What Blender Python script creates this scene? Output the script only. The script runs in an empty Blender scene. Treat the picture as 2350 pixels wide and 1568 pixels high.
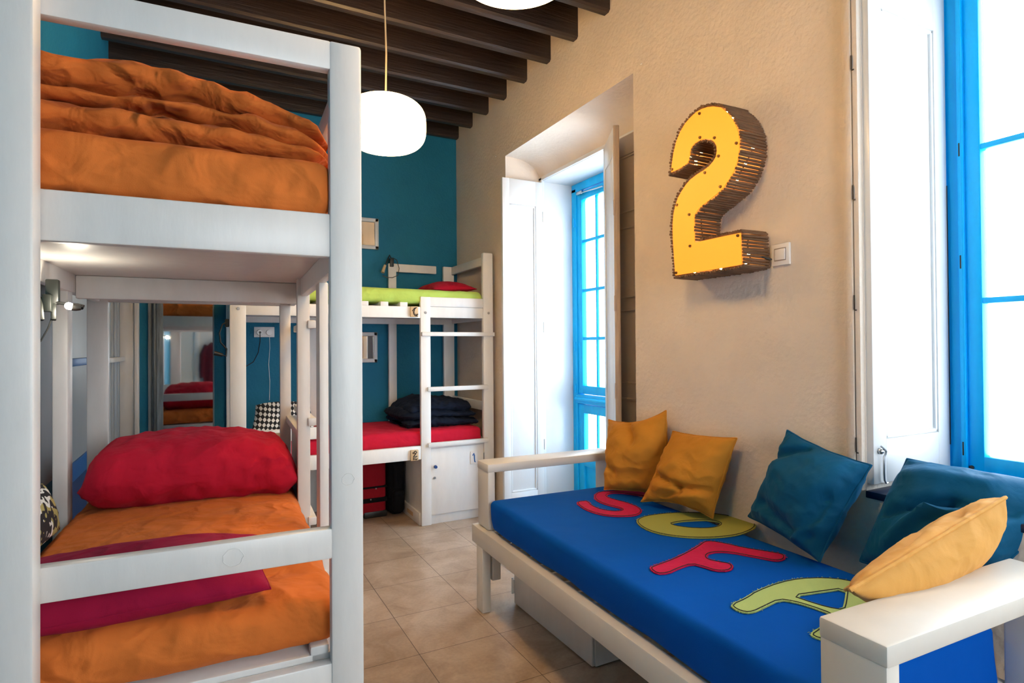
import bpy, bmesh, math, random
from mathutils import Vector, Matrix, noise
from mathutils.geometry import tessellate_polygon
R = math.radians
C = bpy.context.scene.collection
PI = math.pi

# ------------------------------------------------------------------ materials
def new_mat(name):
    m = bpy.data.materials.new(name); m.use_nodes = True
    nt = m.node_tree; b = nt.nodes['Principled BSDF']
    return m, nt, b

def N(nt, kind, **kw):
    n = nt.nodes.new(kind)
    for k, v in kw.items():
        if k in n.inputs: n.inputs[k].default_value = v
        else: setattr(n, k, v)
    return n

def L(nt, a, b): nt.links.new(a, b)

def coords(nt, scale=(1, 1, 1), which='Object', rot=(0, 0, 0), loc=(0, 0, 0)):
    tc = N(nt, 'ShaderNodeTexCoord'); mp = N(nt, 'ShaderNodeMapping')
    mp.inputs['Scale'].default_value = scale
    mp.inputs['Rotation'].default_value = rot
    mp.inputs['Location'].default_value = loc
    L(nt, tc.outputs[which], mp.inputs['Vector'])
    return mp.outputs['Vector']

def mix_rgb(nt, fac, a, b):
    mx = N(nt, 'ShaderNodeMix', data_type='RGBA')
    if hasattr(fac, 'links') or hasattr(fac, 'is_linked'): L(nt, fac, mx.inputs[0])
    else: mx.inputs[0].default_value = fac
    for i, c in ((6, a), (7, b)):
        if isinstance(c, tuple): mx.inputs[i].default_value = (*c, 1)
        else: L(nt, c, mx.inputs[i])
    return mx.outputs[2]

def plain(name, col, rough=.5, metal=0, bump=0, bscale=60, var=0, vscale=5, stretch=(1, 1, 1), spec=.5, coat=0):
    m, nt, b = new_mat(name)
    b.inputs['Roughness'].default_value = rough
    b.inputs['Metallic'].default_value = metal
    b.inputs['Specular IOR Level'].default_value = spec
    if coat: b.inputs['Coat Weight'].default_value = coat; b.inputs['Coat Roughness'].default_value = .15
    b.inputs['Base Color'].default_value = (*col, 1)
    v = coords(nt, stretch)
    if var:
        n = N(nt, 'ShaderNodeTexNoise', Scale=vscale, Detail=4.0, Roughness=.6); L(nt, v, n.inputs['Vector'])
        rp = N(nt, 'ShaderNodeMapRange'); rp.inputs[1].default_value = .3; rp.inputs[2].default_value = .7
        L(nt, n.outputs[0], rp.inputs[0])
        L(nt, mix_rgb(nt, rp.outputs[0], tuple(c * (1 - var) for c in col), tuple(min(1, c * (1 + var)) for c in col)), b.inputs['Base Color'])
    if bump:
        n = N(nt, 'ShaderNodeTexNoise', Scale=bscale, Detail=4.0); L(nt, v, n.inputs['Vector'])
        bp = N(nt, 'ShaderNodeBump', Strength=bump, Distance=.01); L(nt, n.outputs[0], bp.inputs['Height'])
        L(nt, bp.outputs[0], b.inputs['Normal'])
    return m

def fabric(name, col, wr=.5, wscale=7, var=.10, sheen=.25, rough=.85, weave=True, stretch=(1, 1, 1)):
    m, nt, b = new_mat(name)
    b.inputs['Roughness'].default_value = rough
    b.inputs['Specular IOR Level'].default_value = .08
    b.inputs['Sheen Weight'].default_value = sheen
    b.inputs['Sheen Roughness'].default_value = .5
    b.inputs['Sheen Tint'].default_value = (*[min(1, c * 1.5 + .1) for c in col], 1)
    v = coords(nt, stretch)
    n0 = N(nt, 'ShaderNodeTexNoise', Scale=9.0, Detail=3.0); L(nt, v, n0.inputs['Vector'])
    L(nt, mix_rgb(nt, n0.outputs[0], tuple(c * (1 - var) for c in col), tuple(min(1, c * (1 + var)) for c in col)), b.inputs['Base Color'])
    n1 = N(nt, 'ShaderNodeTexNoise', Scale=float(wscale), Detail=3.0, Roughness=.5, Distortion=.5); L(nt, v, n1.inputs['Vector'])
    nd = N(nt, 'ShaderNodeTexNoise', Scale=5.0, Detail=2.0); L(nt, v, nd.inputs['Vector'])
    ms = N(nt, 'ShaderNodeMix', data_type='VECTOR'); ms.inputs[0].default_value = .22; L(nt, v, ms.inputs[4]); L(nt, nd.outputs['Color'], ms.inputs[5])
    vo = N(nt, 'ShaderNodeTexVoronoi', feature='SMOOTH_F1', Scale=float(wscale) * 1.5); vo.inputs['Smoothness'].default_value = .35
    mp2 = N(nt, 'ShaderNodeMapping'); mp2.inputs['Scale'].default_value = (1, .7, 1.3); mp2.inputs['Rotation'].default_value = (.3, .5, .7); L(nt, ms.outputs[1], mp2.inputs['Vector']); L(nt, mp2.outputs['Vector'], vo.inputs['Vector'])
    sm_ = N(nt, 'ShaderNodeMath', operation='MULTIPLY_ADD'); L(nt, vo.outputs['Distance'], sm_.inputs[0]); sm_.inputs[1].default_value = .9; L(nt, n1.outputs[0], sm_.inputs[2])
    bp = N(nt, 'ShaderNodeBump', Strength=wr, Distance=.02); L(nt, sm_.outputs[0], bp.inputs['Height'])
    last = bp
    if weave:
        n2 = N(nt, 'ShaderNodeTexNoise', Scale=420.0, Detail=1.0); L(nt, v, n2.inputs['Vector'])
        b2 = N(nt, 'ShaderNodeBump', Strength=.18, Distance=.002); L(nt, n2.outputs[0], b2.inputs['Height'])
        L(nt, bp.outputs[0], b2.inputs['Normal']); last = b2
    L(nt, last.outputs[0], b.inputs['Normal'])
    return m

def emis(name, col, s):
    m, nt, b = new_mat(name)
    b.inputs['Base Color'].default_value = (*col, 1)
    b.inputs['Emission Color'].default_value = (*col, 1)
    b.inputs['Emission Strength'].default_value = s
    return m

M = {}
M['wall'] = plain('cream_plaster', (.75, .655, .565), .85, bump=.45, bscale=45, var=.05, vscale=3, spec=.2)
M['blue_wall'] = plain('teal_wall_paint', (.010, .165, .285), .65, bump=.3, bscale=60, var=.08, vscale=4, spec=.3)
M['white_wall'] = plain('white_wall_paint', (.74, .72, .69), .8, bump=.2, bscale=50, spec=.2)
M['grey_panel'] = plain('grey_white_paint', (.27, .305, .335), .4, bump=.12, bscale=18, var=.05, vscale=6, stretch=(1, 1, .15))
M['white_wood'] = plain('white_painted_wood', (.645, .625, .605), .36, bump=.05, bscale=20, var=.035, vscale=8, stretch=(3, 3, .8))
M['lit_white_wood'] = plain('lightened_white_painted_wood', (.82, .81, .79), .36, bump=.05, bscale=20, var=.03, vscale=8, stretch=(3, 3, .8))  # white lightened to put missing daylight into the far bunk's colour
M['cream_wood'] = plain('cream_painted_wood', (.69, .66, .61), .36, bump=.06, bscale=30, var=.03, vscale=8)
M['white_gloss'] = plain('white_gloss_paint', (.72, .725, .73), .28, bump=.08, bscale=18, stretch=(1, 1, .2))
M['old_wood_edge'] = plain('flaking_cream_paint', (.60, .47, .36), .6, bump=.5, bscale=30, var=.18, vscale=14, stretch=(2, 2, .25))
M['tan_panel'] = plain('cream_shutter_paint', (.60, .50, .41), .55, bump=.2, bscale=35)  # closed leaf coloured darker and browner than the folded leaf
M['beam'] = plain('dark_stained_beam', (.030, .019, .015), .42, bump=.35, bscale=22, var=.35, vscale=9, stretch=(.25, 4, 4))
M['boards'] = plain('dark_ceiling_boards', (.022, .015, .013), .6, bump=.3, bscale=20, var=.3, vscale=7, stretch=(4, .3, 1))
M['blue_paint'] = plain('bright_blue_gloss_paint', (.000, .45, .95), .40, bump=.16, bscale=20, var=.10, vscale=6, stretch=(1.5, 1.5, .3), spec=.3)
M['navy_paint'] = plain('navy_sill_paint', (.004, .016, .06), .35, bump=.1, bscale=20)
M['dado_blue'] = plain('blue_skirting_paint', (.005, .09, .28), .4)
M['dado_navy'] = plain('navy_skirting_paint', (.004, .03, .11), .45)
M['orange'] = fabric('orange_cotton', (.60, .155, .030), 0.94, 9.1)
M['orange_duvet'] = fabric('orange_duvet_cotton', (.52, .125, .024), 1.36, 11.700000000000001)
M['red'] = fabric('red_cotton', (.48, .012, .035), 0.85, 7.800000000000001)
M['crimson'] = fabric('dark_crimson_cotton', (.29, .008, .040), 0.85, 7.800000000000001)
M['bed_red'] = fabric('bright_red_sheet', (.58, .014, .040), .5, 8)
M['green'] = fabric('lime_green_sheet', (.46, .62, .13), .5, 9)
M['navy'] = fabric('navy_duvet_cotton', (.012, .017, .032), .7, 9, sheen=.15)
M['sofa_blue'] = fabric('royal_blue_cotton', (.000, .085, .45), .22, 4, sheen=.0, var=.05)
M['mustard'] = fabric('mustard_cotton', (.50, .215, .028), .55, 9)
M['mustard_velvet'] = fabric('mustard_velvet', (.60, .30, .075), .5, 8, sheen=.5, rough=.6)
M['cushion_blue'] = fabric('petrol_blue_cotton', (.004, .085, .19), .6, 9, sheen=.35, rough=.6)
M['applique_red'] = fabric('crimson_applique', (.52, .016, .075), .2, 40, sheen=.1)
M['steel'] = plain('brushed_steel', (.55, .55, .55), .3, 1)
M['chrome'] = plain('chrome', (.75, .75, .75), .12, 1)
M['black'] = plain('black_plastic', (.012, .012, .012), .4)
M['black_cloth'] = fabric('black_nylon', (.010, .010, .012), .5, 12, sheen=.1)
M['dark_green'] = plain('dark_grey_green_plastic', (.007, .009, .007), .45)
M['white_plastic'] = plain('white_plastic', (.86, .84, .82), .35)
M['ply'] = plain('pale_plywood', (.66, .46, .26), .5, bump=.1, bscale=60, var=.08, vscale=10)
M['knob_blue'] = plain('blue_knob_plastic', (.01, .06, .24), .35)
M['ink_blue'] = plain('blue_digit_paint', (.01, .13, .48), .4)
M['thread'] = plain('black_thread', (.01, .012, .014), .9)
M['luggage_red'] = fabric('red_luggage_nylon', (.30, .010, .020), .3, 14, sheen=.1)
M['burgundy'] = fabric('burgundy_coat_cloth', (.10, .012, .022), .5, 8)
M['cord_cream'] = plain('cream_flex', (.62, .52, .36), .7)
M['twig'] = plain('brown_twig_bark', (.16, .085, .045), .6, bump=.6, bscale=60, var=.4, vscale=25, stretch=(.3, 1, 1))
M['brass'] = plain('dark_brass', (.14, .085, .03), .4, .8)
M['slat'] = plain('raw_birch_slat', (.50, .38, .24), .5, bump=.1, bscale=40)
M['mirror'] = plain('mirror_glass', (.86, .88, .88), .03, 1)
M['grey_flake'] = plain('flaking_grey_paint', (.17, .20, .22), .6, bump=.6, bscale=22, var=.45, vscale=10, stretch=(3, 3, .35))

def applique_green():
    m, nt, b = new_mat('striped_lime_applique'); b.inputs['Roughness'].default_value = .9
    v = coords(nt, (1, 1, 1), rot=(0, 0, R(20)))
    w = N(nt, 'ShaderNodeTexWave', Scale=75.0, Distortion=.6, Detail=1.0); L(nt, v, w.inputs['Vector'])
    L(nt, mix_rgb(nt, w.outputs['Fac'], (.36, .50, .13), (.52, .64, .26)), b.inputs['Base Color'])
    bp = N(nt, 'ShaderNodeBump', Strength=.4, Distance=.002); L(nt, w.outputs['Fac'], bp.inputs['Height']); L(nt, bp.outputs[0], b.inputs['Normal'])
    return m
M['applique_green'] = applique_green()
def applique_olive():
    m, nt, b = new_mat('striped_olive_applique'); b.inputs['Roughness'].default_value = .9
    v = coords(nt, (1, 1, 1), rot=(0, 0, R(20)))
    w = N(nt, 'ShaderNodeTexWave', Scale=75.0, Distortion=.6, Detail=1.0); L(nt, v, w.inputs['Vector'])
    L(nt, mix_rgb(nt, w.outputs['Fac'], (.27, .29, .045), (.37, .38, .09)), b.inputs['Base Color'])
    return m
M['applique_olive'] = applique_olive()

def check_fabric():
    m, nt, b = new_mat('black_white_diamond_print'); b.inputs['Roughness'].default_value = .85
    v = coords(nt, (1, 1, 1))
    sp = N(nt, 'ShaderNodeSeparateXYZ'); L(nt, v, sp.inputs[0])
    def wv(a, sa, c, sc, ph):
        x = N(nt, 'ShaderNodeMath', operation='MULTIPLY'); L(nt, sp.outputs[a], x.inputs[0]); x.inputs[1].default_value = sa
        y = N(nt, 'ShaderNodeMath', operation='MULTIPLY_ADD'); L(nt, sp.outputs[c], y.inputs[0]); y.inputs[1].default_value = sc; L(nt, x.outputs[0], y.inputs[2])
        p = N(nt, 'ShaderNodeMath', operation='ADD'); L(nt, y.outputs[0], p.inputs[0]); p.inputs[1].default_value = ph
        s = N(nt, 'ShaderNodeMath', operation='SINE'); L(nt, p.outputs[0], s.inputs[0]); return s.outputs[0]
    a = wv(0, 130, 2, 75, 0); c = wv(0, -110, 2, 120, 1)
    mu = N(nt, 'ShaderNodeMath', operation='MULTIPLY'); L(nt, a, mu.inputs[0]); L(nt, c, mu.inputs[1])
    gt = N(nt, 'ShaderNodeMath', operation='GREATER_THAN'); L(nt, mu.outputs[0], gt.inputs[0]); gt.inputs[1].default_value = -.06
    L(nt, mix_rgb(nt, gt.outputs[0], (.80, .80, .78), (.010, .010, .012)), b.inputs['Base Color'])
    return m
M['diamond'] = check_fabric()

def leaf_fabric():
    m, nt, b = new_mat('black_leaf_print'); b.inputs['Roughness'].default_value = .85
    v = coords(nt, (1, 1, 1))
    w = N(nt, 'ShaderNodeTexWave', Scale=16.0, Distortion=7.0, Detail=1.5); w.inputs['Detail Scale'].default_value = 1.6; L(nt, v, w.inputs['Vector'])
    g = N(nt, 'ShaderNodeMath', operation='GREATER_THAN'); L(nt, w.outputs['Fac'], g.inputs[0]); g.inputs[1].default_value = .5
    n = N(nt, 'ShaderNodeTexNoise', Scale=9.0); L(nt, v, n.inputs['Vector'])
    g2 = N(nt, 'ShaderNodeMath', operation='GREATER_THAN'); L(nt, n.outputs[0], g2.inputs[0]); g2.inputs[1].default_value = .52
    light = mix_rgb(nt, g2.outputs[0], (.78, .78, .72), (.42, .36, .12))
    L(nt, mix_rgb(nt, g.outputs[0], (.012, .012, .014), light), b.inputs['Base Color'])
    return m
M['leafy'] = leaf_fabric()

def tile_floor():
    m, nt, b = new_mat('beige_stone_tiles')
    T = .3786
    v = coords(nt, (1, 1, 1), loc=(-1.188 + T * 20, -3.539 + T * 20, 0))
    br = N(nt, 'ShaderNodeTexBrick', offset=0.0, squash=1.0)
    br.inputs['Scale'].default_value = 1.0; br.inputs['Brick Width'].default_value = T; br.inputs['Row Height'].default_value = T
    br.inputs['Mortar Size'].default_value = .0016; br.inputs['Mortar Smooth'].default_value = .2; br.inputs['Bias'].default_value = 0
    br.inputs['Color1'].default_value = (.40, .31, .235, 1); br.inputs['Color2'].default_value = (.46, .365, .285, 1)
    br.inputs['Mortar'].default_value = (.085, .055, .04, 1)
    L(nt, v, br.inputs['Vector'])
    n = N(nt, 'ShaderNodeTexNoise', Scale=5.0, Detail=6.0, Roughness=.6, Distortion=.8); L(nt, v, n.inputs['Vector'])
    n2 = N(nt, 'ShaderNodeTexNoise', Scale=70.0, Detail=3.0); L(nt, v, n2.inputs['Vector'])
    cr = N(nt, 'ShaderNodeValToRGB')
    cr.color_ramp.elements[0].position = .33; cr.color_ramp.elements[0].color = (.78, .70, .62, 1)
    cr.color_ramp.elements[1].position = .66; cr.color_ramp.elements[1].color = (1.16, 1.15, 1.14, 1)
    L(nt, n.outputs[0], cr.inputs[0])
    mu = N(nt, 'ShaderNodeMix', data_type='RGBA', blend_type='MULTIPLY'); mu.inputs[0].default_value = 1
    L(nt, br.outputs['Color'], mu.inputs[6]); L(nt, cr.outputs[0], mu.inputs[7])
    mu2 = N(nt, 'ShaderNodeMix', data_type='RGBA', blend_type='OVERLAY'); mu2.inputs[0].default_value = .18
    L(nt, mu.outputs[2], mu2.inputs[6]); L(nt, n2.outputs[0], mu2.inputs[7])
    L(nt, mu2.outputs[2], b.inputs['Base Color'])
    b.inputs['Roughness'].default_value = .33
    bp = N(nt, 'ShaderNodeBump', Strength=.4, Distance=.002, invert=True); L(nt, br.outputs['Fac'], bp.inputs['Height'])
    b3 = N(nt, 'ShaderNodeBump', Strength=.10, Distance=.004); L(nt, n2.outputs[0], b3.inputs['Height']); L(nt, bp.outputs[0], b3.inputs['Normal'])
    L(nt, b3.outputs[0], b.inputs['Normal'])
    return m
M['floor'] = tile_floor()

def glass():
    m, nt, b = new_mat('window_glass'); nt.nodes.remove(b)
    t = N(nt, 'ShaderNodeBsdfTransparent'); t.inputs[0].default_value = (.96, .98, .98, 1)
    g = N(nt, 'ShaderNodeBsdfGlossy', Roughness=.02)
    fr = N(nt, 'ShaderNodeFresnel', IOR=1.45)
    ge = N(nt, 'ShaderNodeNewGeometry'); iv = N(nt, 'ShaderNodeMath', operation='SUBTRACT'); iv.inputs[0].default_value = 1; L(nt, ge.outputs['Backfacing'], iv.inputs[1])
    fm_ = N(nt, 'ShaderNodeMath', operation='MULTIPLY'); L(nt, fr.outputs[0], fm_.inputs[0]); L(nt, iv.outputs[0], fm_.inputs[1])
    mx = N(nt, 'ShaderNodeMixShader'); L(nt, fm_.outputs[0], mx.inputs[0]); L(nt, t.outputs[0], mx.inputs[1]); L(nt, g.outputs[0], mx.inputs[2])
    L(nt, mx.outputs[0], nt.nodes['Material Output'].inputs['Surface'])
    return m
M['glass'] = glass()

def paper(strength):
    m, nt, b = new_mat('lit_rice_paper')
    v = coords(nt, (1, 1, 1))
    sp = N(nt, 'ShaderNodeSeparateXYZ'); L(nt, v, sp.inputs[0])
    w = N(nt, 'ShaderNodeMath', operation='MULTIPLY'); L(nt, sp.outputs[2], w.inputs[0]); w.inputs[1].default_value = 2 * PI / .0125
    s = N(nt, 'ShaderNodeMath', operation='SINE'); L(nt, w.outputs[0], s.inputs[0])
    mr = N(nt, 'ShaderNodeMapRange'); mr.inputs[1].default_value = -1; mr.inputs[2].default_value = -.5; mr.inputs[3].default_value = .62; mr.inputs[4].default_value = 1
    L(nt, s.outputs[0], mr.inputs[0])
    m2 = N(nt, 'ShaderNodeMath', operation='MULTIPLY'); L(nt, mr.outputs[0], m2.inputs[0]); m2.inputs[1].default_value = strength
    b.inputs['Base Color'].default_value = (.8, .74, .6, 1); b.inputs['Roughness'].default_value = .9
    b.inputs['Emission Color'].default_value = (1, .66, .30, 1)
    L(nt, m2.outputs[0], b.inputs['Emission Strength'])
    tr = N(nt, 'ShaderNodeBsdfTranslucent'); tr.inputs[0].default_value = (.85, .72, .5, 1)
    mx = N(nt, 'ShaderNodeMixShader'); mx.inputs[0].default_value = .4
    L(nt, b.outputs[0], mx.inputs[1]); L(nt, tr.outputs[0], mx.inputs[2]); L(nt, mx.outputs[0], nt.nodes['Material Output'].inputs['Surface'])
    return m

# ------------------------------------------------------------------ mesh builder
class MB:
    def __init__(s, T=None):
        s.v = []; s.f = []; s.T = T; s.round = False
    def add(s, vs, fs):
        o = len(s.v)
        for p in vs:
            p = Vector(p); s.v.append(s.T @ p if s.T else p)
        for f in fs: s.f.append(tuple(i + o for i in f))
        return s
    def bm(s, b):
        b.verts.index_update()
        s.add([v.co.copy() for v in b.verts], [[v.index for v in f.verts] for f in b.faces]); b.free(); return s
    def box(s, x0, x1, y0, y1, z0, z1, bev=.004, seg=2):
        b = bmesh.new(); bmesh.ops.create_cube(b, size=1)
        for v in b.verts:
            v.co = Vector(((x0 + x1) / 2 + v.co.x * (x1 - x0), (y0 + y1) / 2 + v.co.y * (y1 - y0), (z0 + z1) / 2 + v.co.z * (z1 - z0)))
        if bev > 0:
            bev = min(bev, .45 * min(abs(x1 - x0), abs(y1 - y0), abs(z1 - z0)))
            bmesh.ops.bevel(b, geom=b.edges[:], offset=bev, segments=seg, affect='EDGES', profile=.5)
        return s.bm(b)
    def obox(s, p0, p1, w, h, bev=.003, up=(0, 0, 1)):
        """a board from p0 to p1, w wide (sideways) and h high"""
        p0 = Vector(p0); p1 = Vector(p1); d = (p1 - p0); ln = d.length; d.normalize()
        side = d.cross(Vector(up)).normalized(); u2 = side.cross(d).normalized()
        b = bmesh.new(); bmesh.ops.create_cube(b, size=1)
        for v in b.verts: v.co = Vector((v.co.x * ln, v.co.y * w, v.co.z * h))
        if bev: bmesh.ops.bevel(b, geom=b.edges[:], offset=min(bev, .45 * min(w, h)), segments=2, affect='EDGES', profile=.5)
        mid = (p0 + p1) / 2
        for v in b.verts: v.co = mid + d * v.co.x + side * v.co.y + u2 * v.co.z
        return s.bm(b)
    def tube(s, pts, r, n=8, caps=True, closed=False, radii=None):
        s.round = True
        pts = [Vector(p) for p in pts]; vs = []; k = len(pts); ref = None
        for i, p in enumerate(pts):
            a = pts[(i - 1) % k] if (closed or i > 0) else p; c = pts[(i + 1) % k] if (closed or i < k - 1) else p
            d = (c - a).normalized()
            if ref is None: ref = d.orthogonal().normalized()
            ref = (ref - d * ref.dot(d)); ref = ref.normalized() if ref.length > 1e-6 else d.orthogonal().normalized()
            q = d.cross(ref); rr = radii[i] if radii else r
            for j in range(n):
                t = 2 * PI * j / n; vs.append(p + ref * (rr * math.cos(t)) + q * (rr * math.sin(t)))
        fs = []
        for i in range(k if closed else k - 1):
            for j in range(n):
                a = i * n + j; b2 = i * n + (j + 1) % n; c2 = ((i + 1) % k) * n + (j + 1) % n; d2 = ((i + 1) % k) * n + j
                fs.append((a, b2, c2, d2))
        if caps and not closed:
            fs.append(tuple(reversed(range(n)))); fs.append(tuple((k - 1) * n + j for j in range(n)))
        return s.add(vs, fs)
    def cyl(s, p0, p1, r0, r1=None, n=16):
        return s.tube([p0, p1], r0, n, radii=[r0, r0 if r1 is None else r1])
    def ball(s, c, r, n=10, sc=(1, 1, 1)):
        s.round = True; vs = []; fs = []
        for i in range(n + 1):
            th = PI * i / n
            for j in range(2 * n):
                ph = PI * j / n
                vs.append((c[0] + sc[0] * r * math.sin(th) * math.cos(ph), c[1] + sc[1] * r * math.sin(th) * math.sin(ph), c[2] + sc[2] * r * math.cos(th)))
        for i in range(n):
            for j in range(2 * n):
                fs.append((i * 2 * n + j, i * 2 * n + (j + 1) % (2 * n), (i + 1) * 2 * n + (j + 1) % (2 * n), (i + 1) * 2 * n + j))
        return s.add(vs, fs)
    def lathe(s, prof, n=48, o=(0, 0, 0)):
        s.round = True; vs = []; fs = []
        for r, z in prof:
            for j in range(n):
                t = 2 * PI * j / n; vs.append((o[0] + r * math.cos(t), o[1] + r * math.sin(t), o[2] + z))
        for i in range(len(prof) - 1):
            for j in range(n):
                fs.append((i * n + j, i * n + (j + 1) % n, (i + 1) * n + (j + 1) % n, (i + 1) * n + j))
        return s.add(vs, fs)
    def prism(s, outline, fn, d0, d1, hole=None):
        """outline 2D polygon (with an optional hole), extruded d0..d1; fn(a, b, d) -> point"""
        loops = [outline] + ([hole] if hole else [])
        flat = [p for l in loops for p in l]
        tri = tessellate_polygon([[Vector((p[0], p[1], 0)) for p in l] for l in loops])
        n = len(flat)
        vs = [fn(p[0], p[1], d0) for p in flat] + [fn(p[0], p[1], d1) for p in flat]
        fs = [tuple(reversed(t)) for t in tri] + [tuple(i + n for i in t) for t in tri]
        o = 0
        for l in loops:
            k = len(l)
            for i in range(k):
                a = o + i; b2 = o + (i + 1) % k
                fs.append((a, b2, b2 + n, a + n))
            o += k
        return s.add(vs, fs)
    def grid(s, fn, nu, nv):
        vs = [fn(i / nu, j / nv) for i in range(nu + 1) for j in range(nv + 1)]
        fs = [(i * (nv + 1) + j, (i + 1) * (nv + 1) + j, (i + 1) * (nv + 1) + j + 1, i * (nv + 1) + j + 1) for i in range(nu) for j in range(nv)]
        return s.add(vs, fs)
    def rbox(s, x0, x1, y0, y1, z0, z1, r=.03, step=.04, fn=None):
        """a rounded block with a fine mesh (mattresses, bags); fn(p, n) may move each vertex"""
        lo = Vector((x0, y0, z0)); hi = Vector((x1, y1, z1)); b = bmesh.new(); key = {}
        def cutsof(a, c):
            k = max(2, int(round((c - a - 2 * r) / step)))
            return [a] + [a + r * t for t in (.18, .42, .7)] + [a + r + (c - a - 2 * r) * i / k for i in range(k + 1)] + [c - r * t for t in (.7, .42, .18)] + [c]
        cs = [cutsof(lo[i], hi[i]) for i in range(3)]
        def vert(p):
            k = tuple(round(q, 5) for q in p)
            if k not in key:
                q = Vector(p); inn = Vector([min(max(q[i], lo[i] + r), hi[i] - r) for i in range(3)])
                d = q - inn; nn = d.normalized() if d.length > 1e-7 else Vector((0, 0, 1))
                co = inn + nn * r
                if fn: co = fn(co, nn)
                key[k] = b.verts.new(co)
            return key[k]
        for ax in range(3):
            a1, a2 = [(1, 2), (2, 0), (0, 1)][ax]
            for side, val in ((0, lo[ax]), (1, hi[ax])):
                A, B2 = cs[a1], cs[a2]
                for i in range(len(A) - 1):
                    for j in range(len(B2) - 1):
                        q = []
                        for (ii, jj) in ((i, j), (i + 1, j), (i + 1, j + 1), (i, j + 1)):
                            p = [0, 0, 0]; p[ax] = val; p[a1] = A[ii]; p[a2] = B2[jj]; q.append(vert(p))
                        if not side: q.reverse()
                        if len(set(q)) == 4:
                            try: b.faces.new(q)
                            except ValueError: pass
        return s.bm(b)
    def mesh(s, name, loc):
        me = bpy.data.meshes.new(name)
        me.from_pydata([v - loc for v in s.v], [], s.f)
        b = bmesh.new(); b.from_mesh(me); bmesh.ops.recalc_face_normals(b, faces=b.faces[:]); b.to_mesh(b and me); b.free()
        me.shade_smooth()
        return me
    def build(s, name, mat, parent=None, sharp=None, label=None):
        if sharp is None: sharp = 50 if s.round else 24
        if parent is None:
            xs = [v.x for v in s.v]; ys = [v.y for v in s.v]; zs = [v.z for v in s.v]
            loc = Vector(((min(xs) + max(xs)) / 2, (min(ys) + max(ys)) / 2, min(zs)))
        else: loc = BASE[parent.name]
        me = s.mesh(name, loc)
        me.materials.append(mat)
        me.set_sharp_from_angle(angle=R(sharp))
        o = bpy.data.objects.new(name, me); C.objects.link(o)
        if parent is None: o.location = loc
        else: o.parent = parent
        BASE[o.name] = loc
        if label: o['label'] = label
        return o
BASE = {}

def thing(name, label, cat, loc, group=None):
    o = bpy.data.objects.new(name, None); o.empty_display_size = .1; C.objects.link(o)
    o.location = loc; BASE[o.name] = Vector(loc)
    return tag(o, label, cat, group)
def tag(o, label, cat, group=None):
    o['label'] = label; o['category'] = cat
    if group: o['group'] = group
    return o
def struct(o): o['kind'] = 'structure'; return o
def struct_root(name, loc):
    o = bpy.data.objects.new(name, None); o.empty_display_size = .1; C.objects.link(o); o.location = loc; BASE[o.name] = Vector(loc)
    return struct(o)

def nz(p, s, seed=0.0): return noise.noise(Vector((p[0] * s + seed, p[1] * s - seed * .7, p[2] * s + seed * 1.3)))
def ridge(p, s, seed=0.0): return 1 - abs(nz(p, s, seed)) * 2

def creases(lst):
    """lst of (u0, v0, u1, v1, width, depth): valleys (depth < 0) or ridges along segments of the cushion face"""
    def fn(u, v):
        w = 0
        for (a, b_, c, d, wd, dp) in lst:
            dx, dy = c - a, d - b_; t = max(0, min(1, ((u - a) * dx + (v - b_) * dy) / (dx * dx + dy * dy + 1e-9)))
            q = math.hypot(u - a - t * dx, v - b_ - t * dy); w += dp * math.exp(-(q / wd) ** 2)
        return w
    return fn

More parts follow.
